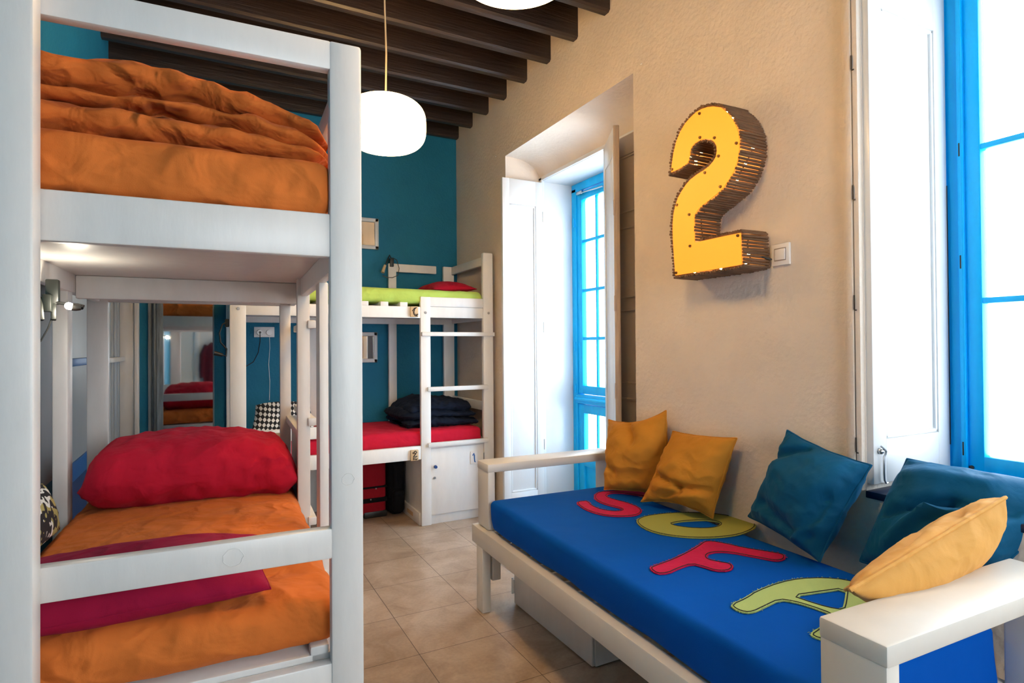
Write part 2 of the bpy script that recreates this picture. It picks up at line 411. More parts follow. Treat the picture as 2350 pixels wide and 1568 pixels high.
def cushion_mb(c00, c10, c11, c01, thick, nn=40, seed=1.0, back=1.0, pull=.07, expo=.5, wr=.012, wfreq=6, fold=None, face=(-1, -.6, .4), ear=.5):
    """a stuffed cushion stretched over four corners; back scales the bulge of the second face; pull = inward curve of the (bottom, right, top, left) edges"""
    P = [Vector(c) for c in (c00, c10, c11, c01)]
    nrm = (P[2] - P[0]).cross(P[3] - P[1]).normalized()
    if nrm.dot(Vector(face)) < 0: nrm = -nrm
    pl = pull if isinstance(pull, tuple) else (pull,) * 4
    vs = []; fs = []; idx = {}
    for side in (1, -1):
        for i in range(nn + 1):
            for j in range(nn + 1):
                u = math.sin((-1 + 2 * i / nn) * PI / 2 * .86) / math.sin(PI / 2 * .86); v = math.sin((-1 + 2 * j / nn) * PI / 2 * .86) / math.sin(PI / 2 * .86)
                border = i in (0, nn) or j in (0, nn)
                if border and side == -1: idx[(i, j, -1)] = idx[(i, j, 1)]; continue
                pu = pl[1] if u > 0 else pl[3]; pv = pl[2] if v > 0 else pl[0]
                uu = u * (1 - pu * (1 - v * v) * abs(u) ** 2); vv = v * (1 - pv * (1 - u * u) * abs(v) ** 2)
                uu += .012 * nz((v * 2, u, seed), 1.5, seed); vv += .012 * nz((u * 2, v, seed), 1.5, seed + 4)
                a = (uu + 1) / 2; b = (vv + 1) / 2
                p = P[0] * (1 - a) * (1 - b) + P[1] * a * (1 - b) + P[2] * a * b + P[3] * (1 - a) * b
                t = max((1 - abs(u) ** 2.4) * (1 - abs(v) ** 2.4), 0) ** expo
                t *= 1 - ear * .35 * (abs(u * v)) ** 2.5
                h = thick / 2 * t * (1 if side == 1 else back)
                q0 = p + Vector((nz(p, 4, seed + 1), nz(p, 4, seed + 2), nz(p, 4, seed + 3))) * .05
                em = min(1, t * 1.6 + .1)
                w = wr * em * (.9 * nz(q0 + Vector((side * 3, 0, 0)), wfreq, seed) + .7 * (ridge(q0, wfreq * 1.7, seed + 5) - .6) * (.35 + nz(p, 3, seed + 9)) + .3 * nz(p, wfreq * 3.3, seed + 7))
                # small gathers along the seams
                edge = max(abs(u), abs(v)); k = (u if abs(v) > abs(u) else v)
                w += wr * .5 * math.exp(-((edge - .86) / .10) ** 2) * nz((k * 9, seed, 0), 1.0, seed)
                if fold and side == 1: w += fold(u, v) * em
                q = p + nrm * (side * (h + (0 if border else w)))
                idx[(i, j, side)] = len(vs); vs.append(q)
        for i in range(nn):
            for j in range(nn):
                f = [idx[(i, j, side)], idx[(i + 1, j, side)], idx[(i + 1, j + 1, side)], idx[(i, j + 1, side)]]
                if side == -1: f.reverse()
                fs.append(tuple(f))
    m = MB(); m.add(vs, fs)
    m.border = [vs[idx[(i, 0, 1)]] for i in range(nn)] + [vs[idx[(nn, j, 1)]] for j in range(nn)] + [vs[idx[(nn - i, nn, 1)]] for i in range(nn)] + [vs[idx[(0, nn - j, 1)]] for j in range(nn)]
    return m

def layer_mb(mb, pts, u0, u1, seed, wr=.008, nu=18, na=22, endtaper=.12, ex=2.6):
    """one soft folded layer: pts = [(v, z_bottom, z_top)], running from u0 (front) to u1 (back), rounded edges"""
    n = 46
    def at(v):
        for k in range(len(pts) - 1):
            if pts[k][0] <= v <= pts[k + 1][0]:
                t = (v - pts[k][0]) / (pts[k + 1][0] - pts[k][0]); t = t * t * (3 - 2 * t)
                return [pts[k][q] + (pts[k + 1][q] - pts[k][q]) * t for q in (1, 2)]
        return pts[-1][1:3]
    v0, v1 = pts[0][0], pts[-1][0]; rows = []
    for i in range(n + 1):
        v = v0 + (v1 - v0) * i / n; zb, zt = at(v)
        e = min(1, min(i, n - i) / (n * endtaper)); e = max(.02, math.sin(e * PI / 2) ** .6)
        cu, cz = (u0 + u1) / 2, (zb + zt) / 2; ru, rz = (u1 - u0) / 2, (zt - zb) / 2
        row = []
        for j in range(na * 2):
            t = 2 * PI * j / (na * 2); c, s_ = math.cos(t), math.sin(t)
            pu = cu + ru * (1 - (1 - e) * .25) * math.copysign(abs(c) ** (2 / ex), c); pz = cz + rz * e * math.copysign(abs(s_) ** (2 / 2.2), s_)
            p = Vector((pu, v, pz)); d = Vector((c, 0, s_))
            w = wr * (ridge(p, 11, seed) - .55) + wr * .7 * nz(p, 26, seed + 2) + wr * 1.2 * nz((p.x, p.y * .5, p.z), 5, seed + 4)
            row.append(p + d * w)
        rows.append(row)
    k = na * 2; vs = [p for r in rows for p in r]; fs = []
    for i in range(n):
        for j in range(k): fs.append((i * k + j, i * k + (j + 1) % k, (i + 1) * k + (j + 1) % k, (i + 1) * k + j))
    fs.append(tuple(reversed(range(k)))); fs.append(tuple(n * k + j for j in range(k)))
    mb.add(vs, fs); return mb
SKY, LAMP_E, LAMP_W, EXPO = 9.5, 24.0, 8.0, 0.05

# ================================================================== ROOM
XW, XL, YB, YR, ZC = 2.0, -.56, 4.875, -1.9, 3.40
struct(MB().box(XL - .3, 3.1, YR - .3, YB + .3, -.1, 0, 0).build('floor', M['floor'])); 
struct(MB().box(XL - .2, 2.6, YR - .2, YB + .2, ZC, ZC + .1, 0).build('ceiling', M['boards']))
struct(MB().box(XL - .1, 2.6, YB, YB + .12, 0, ZC, 0).build('wall_back', M['blue_wall']))
struct(MB().box(XL - .12, XL, YR, YB, 0, ZC, 0).build('wall_left', M['blue_wall']))
w = MB()
w.box(XL - .1, .28, YR - .12, YR, 0, ZC, 0); w.box(1.80, 2.6, YR - .12, YR, 0, ZC, 0); w.box(.28, 1.80, YR - .12, YR, 2.45, ZC, 0); w.box(.28, 1.80, YR - .12, YR, 0, .85, 0)  # unseen opening added behind the camera to let in more daylight
struct(w.build('wall_front', M['white_wall']))
# right-hand wall, 0.6 m thick, with the two deep openings
D0, D1 = 2.41, 3.90           # balcony door opening
W0, W1 = -.02, 1.205          # window opening
w = MB()
w.box(XW, 2.62, YR - .12, W0, 0, ZC, 0)
w.box(XW, 2.62, W0, W1, 0, .775, 0); w.box(XW, 2.62, W0, W1, 2.72, ZC, 0)
w.box(XW, 2.62, W1, D0, 0, ZC, 0)
w.box(XW, 2.62, D1, YB + .12, 0, ZC, 0)
w.box(XW, 2.62, D0, D1, 2.745, ZC, 0)
sof = [(2.0, 2.745), (2.07, 2.743), (2.14, 2.735), (2.20, 2.716), (2.24, 2.694), (2.27, 2.664), (2.29, 2.635), (2.30, 2.60), (2.62, 2.60), (2.62, 2.745)]
w.prism(sof, lambda a, b, d: (a, d, b), D0, D1)
struct(w.build('wall_right', M['wall'], sharp=30))
# plaster chips and a small wall hook, flush details of the wall itself
for (y, z, r) in ((4.06, 2.79, .011), (2.343, 2.765, .009)):
    struct(MB().ball((1.999, y, z), r, 6, (.25, 1, .6)).build('trim_3' if y > 3 else 'trim_4', M['white_plastic']))

# beams: dark joists running across the room into the cream wall
ORD = ['', 'first', 'second', 'third', 'fourth', 'fifth', 'sixth', 'seventh', 'eighth', 'ninth', 'tenth']
for k in range(-2, 8):
    y = 2.603 + .3166 * k
    ch = .012
    if k == 7: y = 4.810
    pr = [(y + ch, 3.174), (y + .062 - ch, 3.174), (y + .062, 3.174 + ch), (y + .062, ZC), (y, ZC), (y, 3.174 + ch)]
    o = MB().prism(pr, lambda a, b, d: (d, a, b), XL, XW).build('ceiling_beam', M['beam'])
    tag(o, 'dark brown ceiling beam, %s from the teal end wall' % ORD[8 - k], 'beam', 'dark brown ceiling beams')

# skirting / wainscot on the left wall, seen through the near bunk
struct(MB().box(XL, XL + .012, 3.05, 4.30, .05, .70, .002).build('baseboard_left', M['dado_navy']))
tr = struct(MB().box(XL, XL + .022, 3.05, 4.28, .70, .785, .004).build('trim_5', M['dado_blue']))
d2 = struct_root('door_2', (XL, 3.7, .785))
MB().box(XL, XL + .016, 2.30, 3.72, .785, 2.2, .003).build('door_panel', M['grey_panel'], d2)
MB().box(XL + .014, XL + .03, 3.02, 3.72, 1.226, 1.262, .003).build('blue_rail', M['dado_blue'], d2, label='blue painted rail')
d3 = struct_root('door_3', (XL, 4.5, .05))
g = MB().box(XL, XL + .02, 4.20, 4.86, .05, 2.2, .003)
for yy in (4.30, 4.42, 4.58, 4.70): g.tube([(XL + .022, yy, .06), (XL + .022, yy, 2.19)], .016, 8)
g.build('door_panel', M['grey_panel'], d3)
MB().box(XL + .03, XL + .055, 4.2, 4.86, 1.222, 1.252, .004).build('door_rail', M['white_gloss'], d3)
# white pilaster boards and a pipe in the far left corner
g = MB().box(-.545, -.452, YB - .035, YB, .0, 2.3, .004); g.box(-.452, -.424, YB - .055, YB, 0, 2.3, .004)
struct(g.build('trim_6', M['white_wood']))

# ------------------------------------------------------------------ balcony door niche
dr = struct_root('door_1', (2.6, 3.15, 0))
g = MB()
g.box(2.305, 2.62, 3.885, D1 + .002, 0, 2.60, .003); g.box(2.305, 2.62, D0 - .002, 2.425, 0, 2.60, .003); g.box(2.305, 2.62, 2.41, 3.9, 2.585, 2.603, .003)
g.box(2.292, 2.318, 3.862, 3.905, 0, 2.612, .003); g.box(2.292, 2.318, 2.41, 3.9, 2.588, 2.615, .003)
g.build('jamb_lining', M['white_gloss'], dr, label='white painted jamb lining')
X = 2.585
g = MB().box(X, X + .07, 3.825, 3.886, 0, 2.55, .005).box(X, X + .07, 2.424, 2.485, 0, 2.55, .005).box(X, X + .07, 2.424, 3.886, 2.52, 2.586, .005)
g.box(X - .01, X + .07, 2.48, 3.83, .855, .925, .006); g.tube([(X - .012, 2.48, .89), (X - .012, 3.83, .89)], .014, 8)
g.build('door_frame', M['blue_paint'], dr)
for (a, b2) in ((3.155, 3.822), (2.488, 3.15)):
    hp = Vector((X + .04, 2.486, 0))
    TL_ = None if a > 3 else Matrix.Translation(hp) @ Matrix.Rotation(-R(82), 4, 'Z') @ Matrix.Translation(-hp)  # hidden right leaf swung open as an added way in for daylight
    MBx = lambda: MB(TL_)
    s_ = MBx(); x0, x1 = X + .008, X + .052
    s_.box(x0, x1, b2 - .062, b2, .93, 2.515, .005); s_.box(x0, x1, a, a + .062, .93, 2.515, .005)
    s_.box(x0, x1, a + .06, b2 - .06, .93, .995, .005); s_.box(x0, x1, a + .06, b2 - .06, 2.445, 2.515, .005)
    so = s_.build('upper_sash', M['blue_paint'], dr)
    mu = MBx()
    for z in (1.36, 1.735, 2.12): mu.box(x0 + .006, x1 - .006, a + .06, b2 - .06, z - .012, z + .012, .003)
    ym = b2 - .235; mu.box(x0 + .012, x1 - .012, ym - .009, ym + .009, .99, 2.45, .003)
    mu.build('muntin', M['blue_paint'], so)
    MBx().box(x0 + .020, x0 + .023, a + .06, b2 - .06, .99, 2.45, 0).build('pane', M['glass'], so)
    l_ = MBx()
    l_.box(x0, x1, b2 - .075, b2, .03, .85, .005); l_.box(x0, x1, a, a + .075, .03, .85, .005)
    l_.box(x0, x1, a + .07, b2 - .07, .78, .85, .005); l_.box(x0, x1, a + .07, b2 - .07, .37, .44, .005); l_.box(x0, x1, a + .07, b2 - .07, .03, .12, .005)
    l_.box(x0 + .015, x1 - .012, a + .07, b2 - .07, .12, .375, .002)
    lo = l_.build('lower_leaf', M['blue_paint'], dr)
    g = MBx()
    for q in (.30, .62): g.box(x0 + .012, x1 - .012, b2 - .075 - q * (b2 - a - .15) - .008, b2 - .075 - q * (b2 - a - .15) + .008, .43, .79, .003)
    g.build('muntin', M['blue_paint'], lo)
    MBx().box(x0 + .020, x0 + .023, a + .07, b2 - .07, .43, .79, 0).build('pane', M['glass'], lo)
b_ = MB()
b_.tube([(X - .008, 3.80, 2.50), (X - .008, 3.70, 2.492), (X - .008, 3.46, 2.478)], .006, 6); b_.box(X - .02, X, 3.72, 3.79, 2.485, 2.51, .003)
b_.build('bolt', M['steel'], dr)
for z in (.97, 1.30, 2.28): MB().cyl((X - .004, 3.845, z - .035), (X - .004, 3.845, z + .035), .008, n=8).build('hinge', M['blue_paint'], dr)
# outside sill of the opening
struct(MB().box(2.62, 3.1, 2.2, 4.1, -.02, .02, 0).build('trim_7', M['white_gloss']))

def shutter(mb, u0, u1, z0, z1, fn, th=.028, st=.055, top=.16, bot=.10):
    """panelled board: fn(u, d, z) gives the point; panel recessed on the d=0 side"""
    def bx(a, b, c, d, z_0, z_1, bev=.003):
        t = MB().box(a, b, c, d, z_0, z_1, bev); mb.add([fn(*v) for v in t.v], t.f)
    bx(u0, u0 + st, 0, th, z0, z1); bx(u1 - st, u1, 0, th, z0, z1)
    bx(u0 + st - .001, u1 - st + .001, 0, th, z1 - top, z1); bx(u0 + st - .001, u1 - st + .001, 0, th, z0, z0 + bot)
    bx(u0 + st - .001, u1 - st + .001, .012, th - .004, z0 + bot - .001, z1 - top + .001, .001)
    for (a, b, z_0, z_1) in ((u0 + st, u0 + st + .014, z0 + bot, z1 - top), (u1 - st - .014, u1 - st, z0 + bot, z1 - top), (u0 + st, u1 - st, z0 + bot, z0 + bot + .014), (u0 + st, u1 - st, z1 - top - .014, z1 - top)):
        bx(a, b, .003, .02, z_0, z_1, .005)

# left shutter leaf of the balcony door, folded back into the reveal
t = thing('window_shutter', 'tall white panelled shutter left of the bright balcony door, beside the far bunk', 'shutter', (2.12, 3.87, .03))
g = MB(); shutter(g, 1.945, 2.290, .04, 2.565, lambda u, d, z: (u, 3.845 + d, z), st=.06, top=.19, bot=.17)
g.build('shutter_leaf', M['white_gloss'], t)
for z in (.55, 1.45, 2.3): MB().cyl((2.296, 3.846, z - .04), (2.296, 3.846, z + .04), .006, n=8).build('hinge', M['white_gloss'], t)
# right shutter: one leaf still across the opening, its partner folded toward the room
t = thing('window_shutter', 'half folded cream shutter on the right of the balcony door, showing a flaking edge', 'shutter', (2.25, 2.75, .03))
g = MB(); shutter(g, 2.425, 2.985, .04, 2.585, lambda u, d, z: (2.262 + d, u, z), st=.075, top=.12, bot=.10)
for z in (.42, .98, 1.08, 1.52, 1.60, 2.02, 2.12): g.box(2.256, 2.264, 2.45, 2.97, z - .006, z + .006, .002)
g.build('closed_leaf', M['tan_panel'], t)
a, c = Vector((2.258, 3.000, 0)), Vector((2.082, 2.665, 0)); dv = (c - a).normalized(); nv = Vector((-dv.y, dv.x, 0))
g = MB(); shutter(g, 0, (c - a).length, .04, 2.565, lambda u, d, z: a + dv * u + nv * (-(d) + .014) + Vector((0, 0, z)), st=.06, top=.16)
g.build('folded_leaf', M['white_gloss'], t)
g = MB(); ln = (c - a).length
e = MB().box(ln + .0005, ln + .011, -.017, .017, .04, 2.568, .004); g.add([a + dv * v.x + nv * v.y + Vector((0, 0, v.z)) for v in e.v], e.f)
for z in (.5, 1.0, 1.5, 2.05):
    e = MB().box(ln + .002, ln + .015, -.020, -.010, z, z + .09, .003); g.add([a + dv * v.x + nv * v.y + Vector((0, 0, v.z)) for v in e.v], e.f)
g.build('leaf_edge', M['old_wood_edge'], t, label='flaking cream leaf edge')
g = MB().obox((2.20, 2.52, .905), (2.245, 2.45, .865), .006, .022).build('latch_bar', M['white_plastic'], t)

# ------------------------------------------------------------------ blue window beside the sofa
wn = struct_root('window_1', (2.5, .6, .78))
X = 2.50
g = MB().box(X, X + .08, 1.142, 1.206, .79, 2.72, .005).box(X, X + .08, W0, .05, .79, 2.72, .005).box(X, X + .08, W0, 1.206, .782, .825, .005).box(X, X + .08, W0, 1.206, 2.66, 2.722, .005)
g.box(X - .035, X + .08, W0, 1.206, .776, .797, .005); g.box(X - .012, X + .01, 1.128, 1.146, .80, 2.7, .004)
g.box(X - .012, X + .002, 1.19, 1.206, .79, 2.72, .003)
g.build('window_frame', M['blue_paint'], wn)
for (a, b2) in ((.598, 1.138), (.052, .594)):
    s_ = MB(); x0, x1 = X + .004, X + .048
    s_.box(x0, x1, b2 - .06, b2, .828, 2.655, .006); s_.box(x0, x1, a, a + .06, .828, 2.655, .006)
    s_.box(x0, x1, a + .055, b2 - .055, .828, .888, .006); s_.box(x0, x1, a + .055, b2 - .055, 2.59, 2.655, .006)
    so = s_.build('sash', M['blue_paint'], wn)
    mu = MB()
    for z in (1.457, 2.022): mu.box(x0 + .004, x1 - .004, a + .055, b2 - .055, z - .011, z + .011, .004)
    mu.build('muntin', M['blue_paint'], so)
    MB().box(x0 + .022, x0 + .025, a + .055, b2 - .055, .88, 2.595, 0).build('pane', M['glass'], so)
for z in (.90, 1.28, 1.72, 2.02, 2.33):
    MB().cyl((X - .004, 1.141, z - .04), (X - .004, 1.141, z + .04), .007, n=8).build('hinge', M['blue_paint'], wn)
g = MB()
for z in (.905, 1.60, 2.02): g.box(X - .013, X - .009, 1.136, 1.141, z - .02, z + .03, .001)
g.box(X - .0135, X - .012, 1.178, 1.181, .92, 1.9, 0)
g.cyl((X - .002, 1.118, .842), (X + .004, 1.118, .842), .008, n=8)
g.build('paint_crack', M['black'], wn)
sl = struct(MB().box(XW - .006, 2.47, W0, 1.206, .775, .80, .004).build('trim_1', M['navy_paint']))
# flat timber strip on the wall edge where the shutter hangs
g = MB().box(XW - .022, XW + .02, 1.206, 1.262, .80, 2.95, .004); g.box(XW - .026, XW - .018, 1.228, 1.252, .80, 2.95, .003)
struct(g.build('trim_2', M['wall']))
g = MB()
for z in (.93, 1.42, 1.80, 2.25):
    g.box(XW - .0275, XW - .025, 1.221, 1.225, z, z + .05, 0); g.box(XW - .0275, XW - .025, 1.215, 1.223, z - .004, z, 0)
g.box(XW - .0232, XW - .022, 1.2235, 1.225, .85, 2.9, 0)
struct(g.build('trim_8', M['beam']))
t = thing('window_shutter', 'tall white panelled shutter leaf beside the blue window above the sofa', 'shutter', (2.25, 1.21, .81))
g = MB(); shutter(g, 2.005, 2.492, .822, 2.70, lambda u, d, z: (u, 1.182 + d, z), st=.078, top=.225, bot=.15)
g.build('shutter_leaf', M['white_gloss'], t)
g = MB()
g.ball((2.035, 1.176, .935), .011, 6); g.tube([(2.025, 1.170, .955), (2.035, 1.165, .945), (2.052, 1.168, .935), (2.052, 1.170, .925), (2.046, 1.172, .915), (2.046, 1.172, .86), (2.048, 1.172, .835), (2.056, 1.171, .825), (2.064, 1.171, .826)], .0035, 6)
g.build('hook_latch', M['steel'], t)

# ------------------------------------------------------------------ figure 2 sign
TWO = [(1.972, 2.081), (1.968, 2.111), (1.957, 2.16), (1.939, 2.206), (1.914, 2.243), (1.883, 2.27), (1.852, 2.285), (1.819, 2.296), (1.786, 2.298), (1.754, 2.294), (1.723, 2.285), (1.685, 2.267), (1.656, 2.238), (1.627, 2.199), (1.606, 2.158), (1.596, 2.12), (1.593, 2.091), (1.595, 2.063), (1.605, 2.026), (1.623, 1.991), (1.645, 1.965), (1.675, 1.938), (1.712, 1.92), (1.751, 1.905), (1.787, 1.892), (1.816, 1.877), (1.835, 1.858), (1.838, 1.807), (1.836, 1.740), (1.785, 1.741), (1.73, 1.741), (1.662, 1.741), (1.594, 1.740), (1.593, 1.705), (1.591, 1.665), (1.589, 1.617), (1.642, 1.615), (1.701, 1.614), (1.763, 1.614), (1.828, 1.614), (1.887, 1.614), (1.952, 1.614), (1.957, 1.668), (1.961, 1.72), (1.965, 1.773), (1.966, 1.818), (1.965, 1.85), (1.96, 1.888), (1.948, 1.925), (1.931, 1.956), (1.908, 1.98), (1.882, 2.002), (1.856, 2.017), (1.818, 2.029), (1.781, 2.036), (1.75, 2.045), (1.726, 2.06), (1.712, 2.075), (1.707, 2.097), (1.709, 2.118), (1.719, 2.136), (1.74, 2.156), (1.772, 2.168), (1.8, 2.171), (1.825, 2.167), (1.846, 2.158), (1.856, 2.142), (1.86, 2.124), (1.861, 2.106), (1.872, 2.093), (1.894, 2.088), (1.916, 2.084), (1.943, 2.082)]
SCR = [(1.797, 2.282), (1.796, 2.180), (1.717, 2.153), (1.606, 2.096), (1.697, 2.072), (1.771, 2.024), (1.689, 1.945), (1.936, 1.925), (1.862, 1.867), (1.859, 1.730), (1.944, 1.624), (1.964, 2.091), (1.604, 1.731)]
t = thing('number_sign', 'yellow light-up number 2 sign edged with brown twigs on the cream wall', 'sign', (1.93, 1.78, 1.61))
XF = 1.848
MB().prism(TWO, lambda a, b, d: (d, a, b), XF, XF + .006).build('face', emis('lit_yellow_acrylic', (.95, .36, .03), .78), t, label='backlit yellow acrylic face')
MB().prism(TWO, lambda a, b, d: (d, a, b), 1.982, 1.996).build('back_board', M['ply'], t)
def outset(poly, d):
    out = []; n = len(poly)
    ar = sum(poly[i][0] * poly[(i + 1) % n][1] - poly[(i + 1) % n][0] * poly[i][1] for i in range(n))
    sg = 1 if ar > 0 else -1
    for i in range(n):
        p0, p1, p2 = Vector(poly[i - 1]), Vector(poly[i]), Vector(poly[(i + 1) % n])
        e1 = (p1 - p0).normalized(); e2 = (p2 - p1).normalized()
        n1 = Vector((e1.y, -e1.x)) * sg; n2 = Vector((e2.y, -e2.x)) * sg
        m = (n1 + n2); m = m / max(.35, m.dot(n1)) if m.length > 1e-5 else n1
        out.append(p1 + m * d)
    return out
ring = outset(TWO, .0095); rnd = random.Random(4); g = MB(); acc = 0; step = .0132; seg = []
for i in range(len(ring)):
    a, c = ring[i], ring[(i + 1) % len(ring)]; ln = (c - a).length
    while acc <= ln:
        p = a + (c - a) * (acc / max(ln, 1e-6)); r = .0050 + rnd.random() * .0016
        j = [rnd.uniform(-.0015, .0015) for _ in range(4)]; e0 = XF - .001 + rnd.uniform(-.004, .003); e1 = 1.992
        pts = [(e0 + (e1 - e0) * q, p.x + j[0] * (1 - q) + j[1] * q + .001 * math.sin(q * 9 + j[2] * 3000), p.y + j[2] * (1 - q) + j[3] * q) for q in (0, .33, .66, 1)]
        g.tube(pts, r, 6, radii=[r * .92, r, r * 1.05, r]); acc += step
    acc -= ln
g.build('twig_edging', M['twig'], t, label='row of brown twigs around the edge')
for (y, z) in SCR: MB().cyl((XF - .006, y, z), (XF + .001, y, z), .0055, .0065, 10).build('screw', M['brass'], t)
fl = MB(); inn = outset(TWO, -.012)
fl.tube([(1.92 + .02 * math.sin(i * .9), p.x, p.y) for i, p in enumerate(inn)], .003, 6, closed=True)
fl.build('fairy_light_cord', M['brass'], t)
led = emis('warm_led', (1, .55, .20), 60)
for i, p in enumerate(inn):
    if i % 2 == 0: MB().ball((1.92 + .02 * math.sin(i * .9), p.x, p.y), .0065, 5).build('fairy_light', led, t)
t2 = thing('light_switch', 'square white rocker light switch right of the yellow number sign', 'switch', (1.992, 1.524, 1.61))
MB().box(1.988, 2.0, 1.484, 1.564, 1.612, 1.698, .003).build('switch_plate', M['white_plastic'], t2)
MB().box(1.9872, 1.9882, 1.498, 1.550, 1.630, 1.680, 0).build('rocker_gap', M['steel'], t2)
MB().box(1.984, 1.990, 1.501, 1.547, 1.633, 1.677, .003).build('rocker', M['white_plastic'], t2)
c_ = MB().tube([(1.93, 1.590, 1.652), (1.955, 1.578, 1.650), (1.985, 1.570, 1.642), (1.993, 1.560, 1.640)], .004, 8)
c_.build('power_cord', M['black'], t)

# ------------------------------------------------------------------ paper lanterns
def lantern(loc, label, ceiling):
    t = thing('paper_lantern', label, 'lamp', loc, 'white paper lanterns')
    prof = []
    h = .117
    for i in range(27):
        s = -1 + 2 * i / 26
        prof.append((.112 + .088 * (1 - abs(s) ** 3.2) ** .62, s * h + .0))
    prof = [(.055, -h)] + [(.085, -h)] + prof + [(.085, h), (.05, h)]
    pts = []
    for i in range(len(prof) - 1):
        pts.append(prof[i])
    pts.append(prof[-1])
    MB().lathe(pts, 64, loc).build('shade', paper(LAMP_E), t, sharp=80, label='glowing ribbed rice paper shade')
    MB().cyl((loc[0], loc[1], loc[2] + h - .01), (loc[0], loc[1], loc[2] + h + .02), .05, .05, 20).build('socket', M['white_plastic'], t)
    MB().tube([(loc[0], loc[1], loc[2] + h), (loc[0] + .004, loc[1], loc[2] + h + .25), (loc[0] - .003, loc[1], loc[2] + h + .5), (loc[0], loc[1], ceiling)], .0045, 8).build('cord', M['cord_cream'], t)
    MB().ball(loc, .032, 10).build('bulb', emis('lamp_bulb', (1, .72, .4), 20), t)
    l = bpy.data.lights.new('lantern_light', 'POINT'); l.energy = LAMP_W; l.color = (1, .70, .38); l.shadow_soft_size = .03
    lo = bpy.data.objects.new('lantern_light', l); C.objects.link(lo); lo.location = (0, 0, -.06); lo.parent = t
lantern((.795, 2.86, 2.416), 'glowing white paper lantern hanging in front of the teal wall', 3.40)
lantern((.785, 1.46, 2.462), 'glowing paper lantern cut off by the top of the picture, nearest the camera', 3.40)

# ================================================================== BUNK BEDS
TH = R(2.3); OA = Vector((.335, 1.42, 0))
TA = Matrix(((math.sin(TH), -math.cos(TH), 0, OA.x), (math.cos(TH), math.sin(TH), 0, OA.y), (0, 0, 1, 0), (0, 0, 0, 1)))   # (u into room, v to the left, z)
def pa(u, v, z): return TA @ Vector((u, v, z))
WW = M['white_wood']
ta = thing('bunk_bed', 'white wooden bunk bed with orange mattresses filling the left foreground', 'bunk bed', pa(.88, .42, 0), 'white wooden bunk beds')
def A(*boxes, bev=.005):
    m = MB(TA)
    for b_ in boxes: m.box(*b_, bev=bev)
    return m
# posts
A((0, .036, 0, .076, 0, 2.037), bev=.007).build('post', WW, ta)
A((-.05, 0, .625, .735, 0, 2.2), bev=.006).build('post', WW, ta)
A((0, .036, .80, .88, 0, 2.037)).build('post', WW, ta)
A((1.74, 1.775, .026, .078, 0, 2.037)).build('post', WW, ta)
A((1.74, 1.775, .805, .885, 0, 2.037)).build('post', WW, ta)
A((1.20, 1.27, .838, .885, 0, 1.62)).build('post', WW, ta)
A((.58, .665, .0, .030, 0, 1.52)).build('post', WW, ta)
# guard rails and end boards
A((.001, .034, .072, .80, 1.967, 2.036)).build('guard_rail', WW, ta)
A((.001, .034, .072, .80, .80, .872)).build('guard_rail', WW, ta)
A((1.742, 1.772, .07, .81, .80, .87)).build('guard_rail', WW, ta)
A((1.742, 1.772, .07, .81, 1.967, 2.036)).build('guard_rail', WW, ta)
A((.036, .64, .004, .034, 1.965, 2.03)).build('guard_rail', WW, ta)
A((.006, .036, .072, .83, 1.518, 1.622)).build('end_board', WW, ta)
A((.004, .036, .072, .83, .40, .553)).build('end_board', WW, ta)
A((1.742, 1.772, .07, .83, 1.518, 1.622)).build('end_board', WW, ta)
A((1.742, 1.772, .07, .83, .46, .565)).build('end_board', WW, ta)
A((.036, 1.74, .006, .036, 1.518, 1.622)).build('side_board', WW, ta)
A((.036, 1.74, .835, .865, 1.518, 1.622)).build('side_board', WW, ta)
A((.036, 1.74, .006, .036, .44, .565)).build('side_board', WW, ta)
A((.036, 1.74, .835, .865, .44, .565)).build('side_board', WW, ta)
A((1.295, 1.325, .036, .835, 1.498, 1.588)).build('cross_beam', WW, ta)
A((.036, 1.742, .036, .835, 1.588, 1.612), bev=.002).build('bed_base', WW, ta)
A((.036, 1.742, .036, .835, .53, .566), bev=.002).build('bed_base', WW, ta)
A((.036, .075, .076, .12, .53, .585)).build('corner_block', WW, ta)
ld = A((1.12, 1.16, .0, .05, 0, 1.67)).build('ladder', WW, ta, label='ladder stile')
for z in (1.383, .978, .568): A((1.10, 1.775, -.022, .010, z, z + .034)).build('rung', WW, ld)
lk = A((1.16, 1.742, .004, .024, 0, .955)).build('locker_door', WW, ta)
A((1.16, 1.742, -.004, .05, .925, .958)).build('top_rail', WW, lk)
A((1.145, 1.165, .02, .60, .02, .45)).build('locker_side', WW, ta)

def mattress(mb, x0, x1, y0, y1, z0, z1, r, seed, crown=.015, wr=.006, step=.035, sag=.0):
    def fn(p, n):
        cx = (p.x - x0) / (x1 - x0); cy = (p.y - y0) / (y1 - y0)
        up = max(0, n.z) if p.z > (z0 + z1) / 2 else 0
        p = p + Vector((0, 0, up * crown * 16 * cx * (1 - cx) * cy * (1 - cy)))
        side = 1 - abs(n.z)
        w = wr * (ridge((p.x, p.y, p.z * .6), 8, seed) - .55) + wr * .6 * nz(p, 21, seed + 3)
        p = p + n * (w * (.45 + .9 * side))
        low = max(0, min(1, (z0 + .05 - p.z) / .05))
        if sag: p.z -= low * sag * (.5 + .9 * nz((p.x, p.y, 0), 4.5, seed + 7))
        return p
    mb.rbox(x0, x1, y0, y1, z0, z1, r, step, fn); return mb
um = mattress(MB(TA), .012, 1.73, .064, .83, 1.630, 1.752, .036, 3.1, sag=.02).build('mattress', M['orange'], sharp=80)
tag(um, 'orange sheeted mattress on the upper level of the near bunk', 'mattress', 'bunk mattresses')
lm = mattress(MB(TA), .045, 1.735, .042, .835, .572, .692, .05, 8.4, crown=.02, wr=.007).build('mattress', M['orange'], sharp=80)
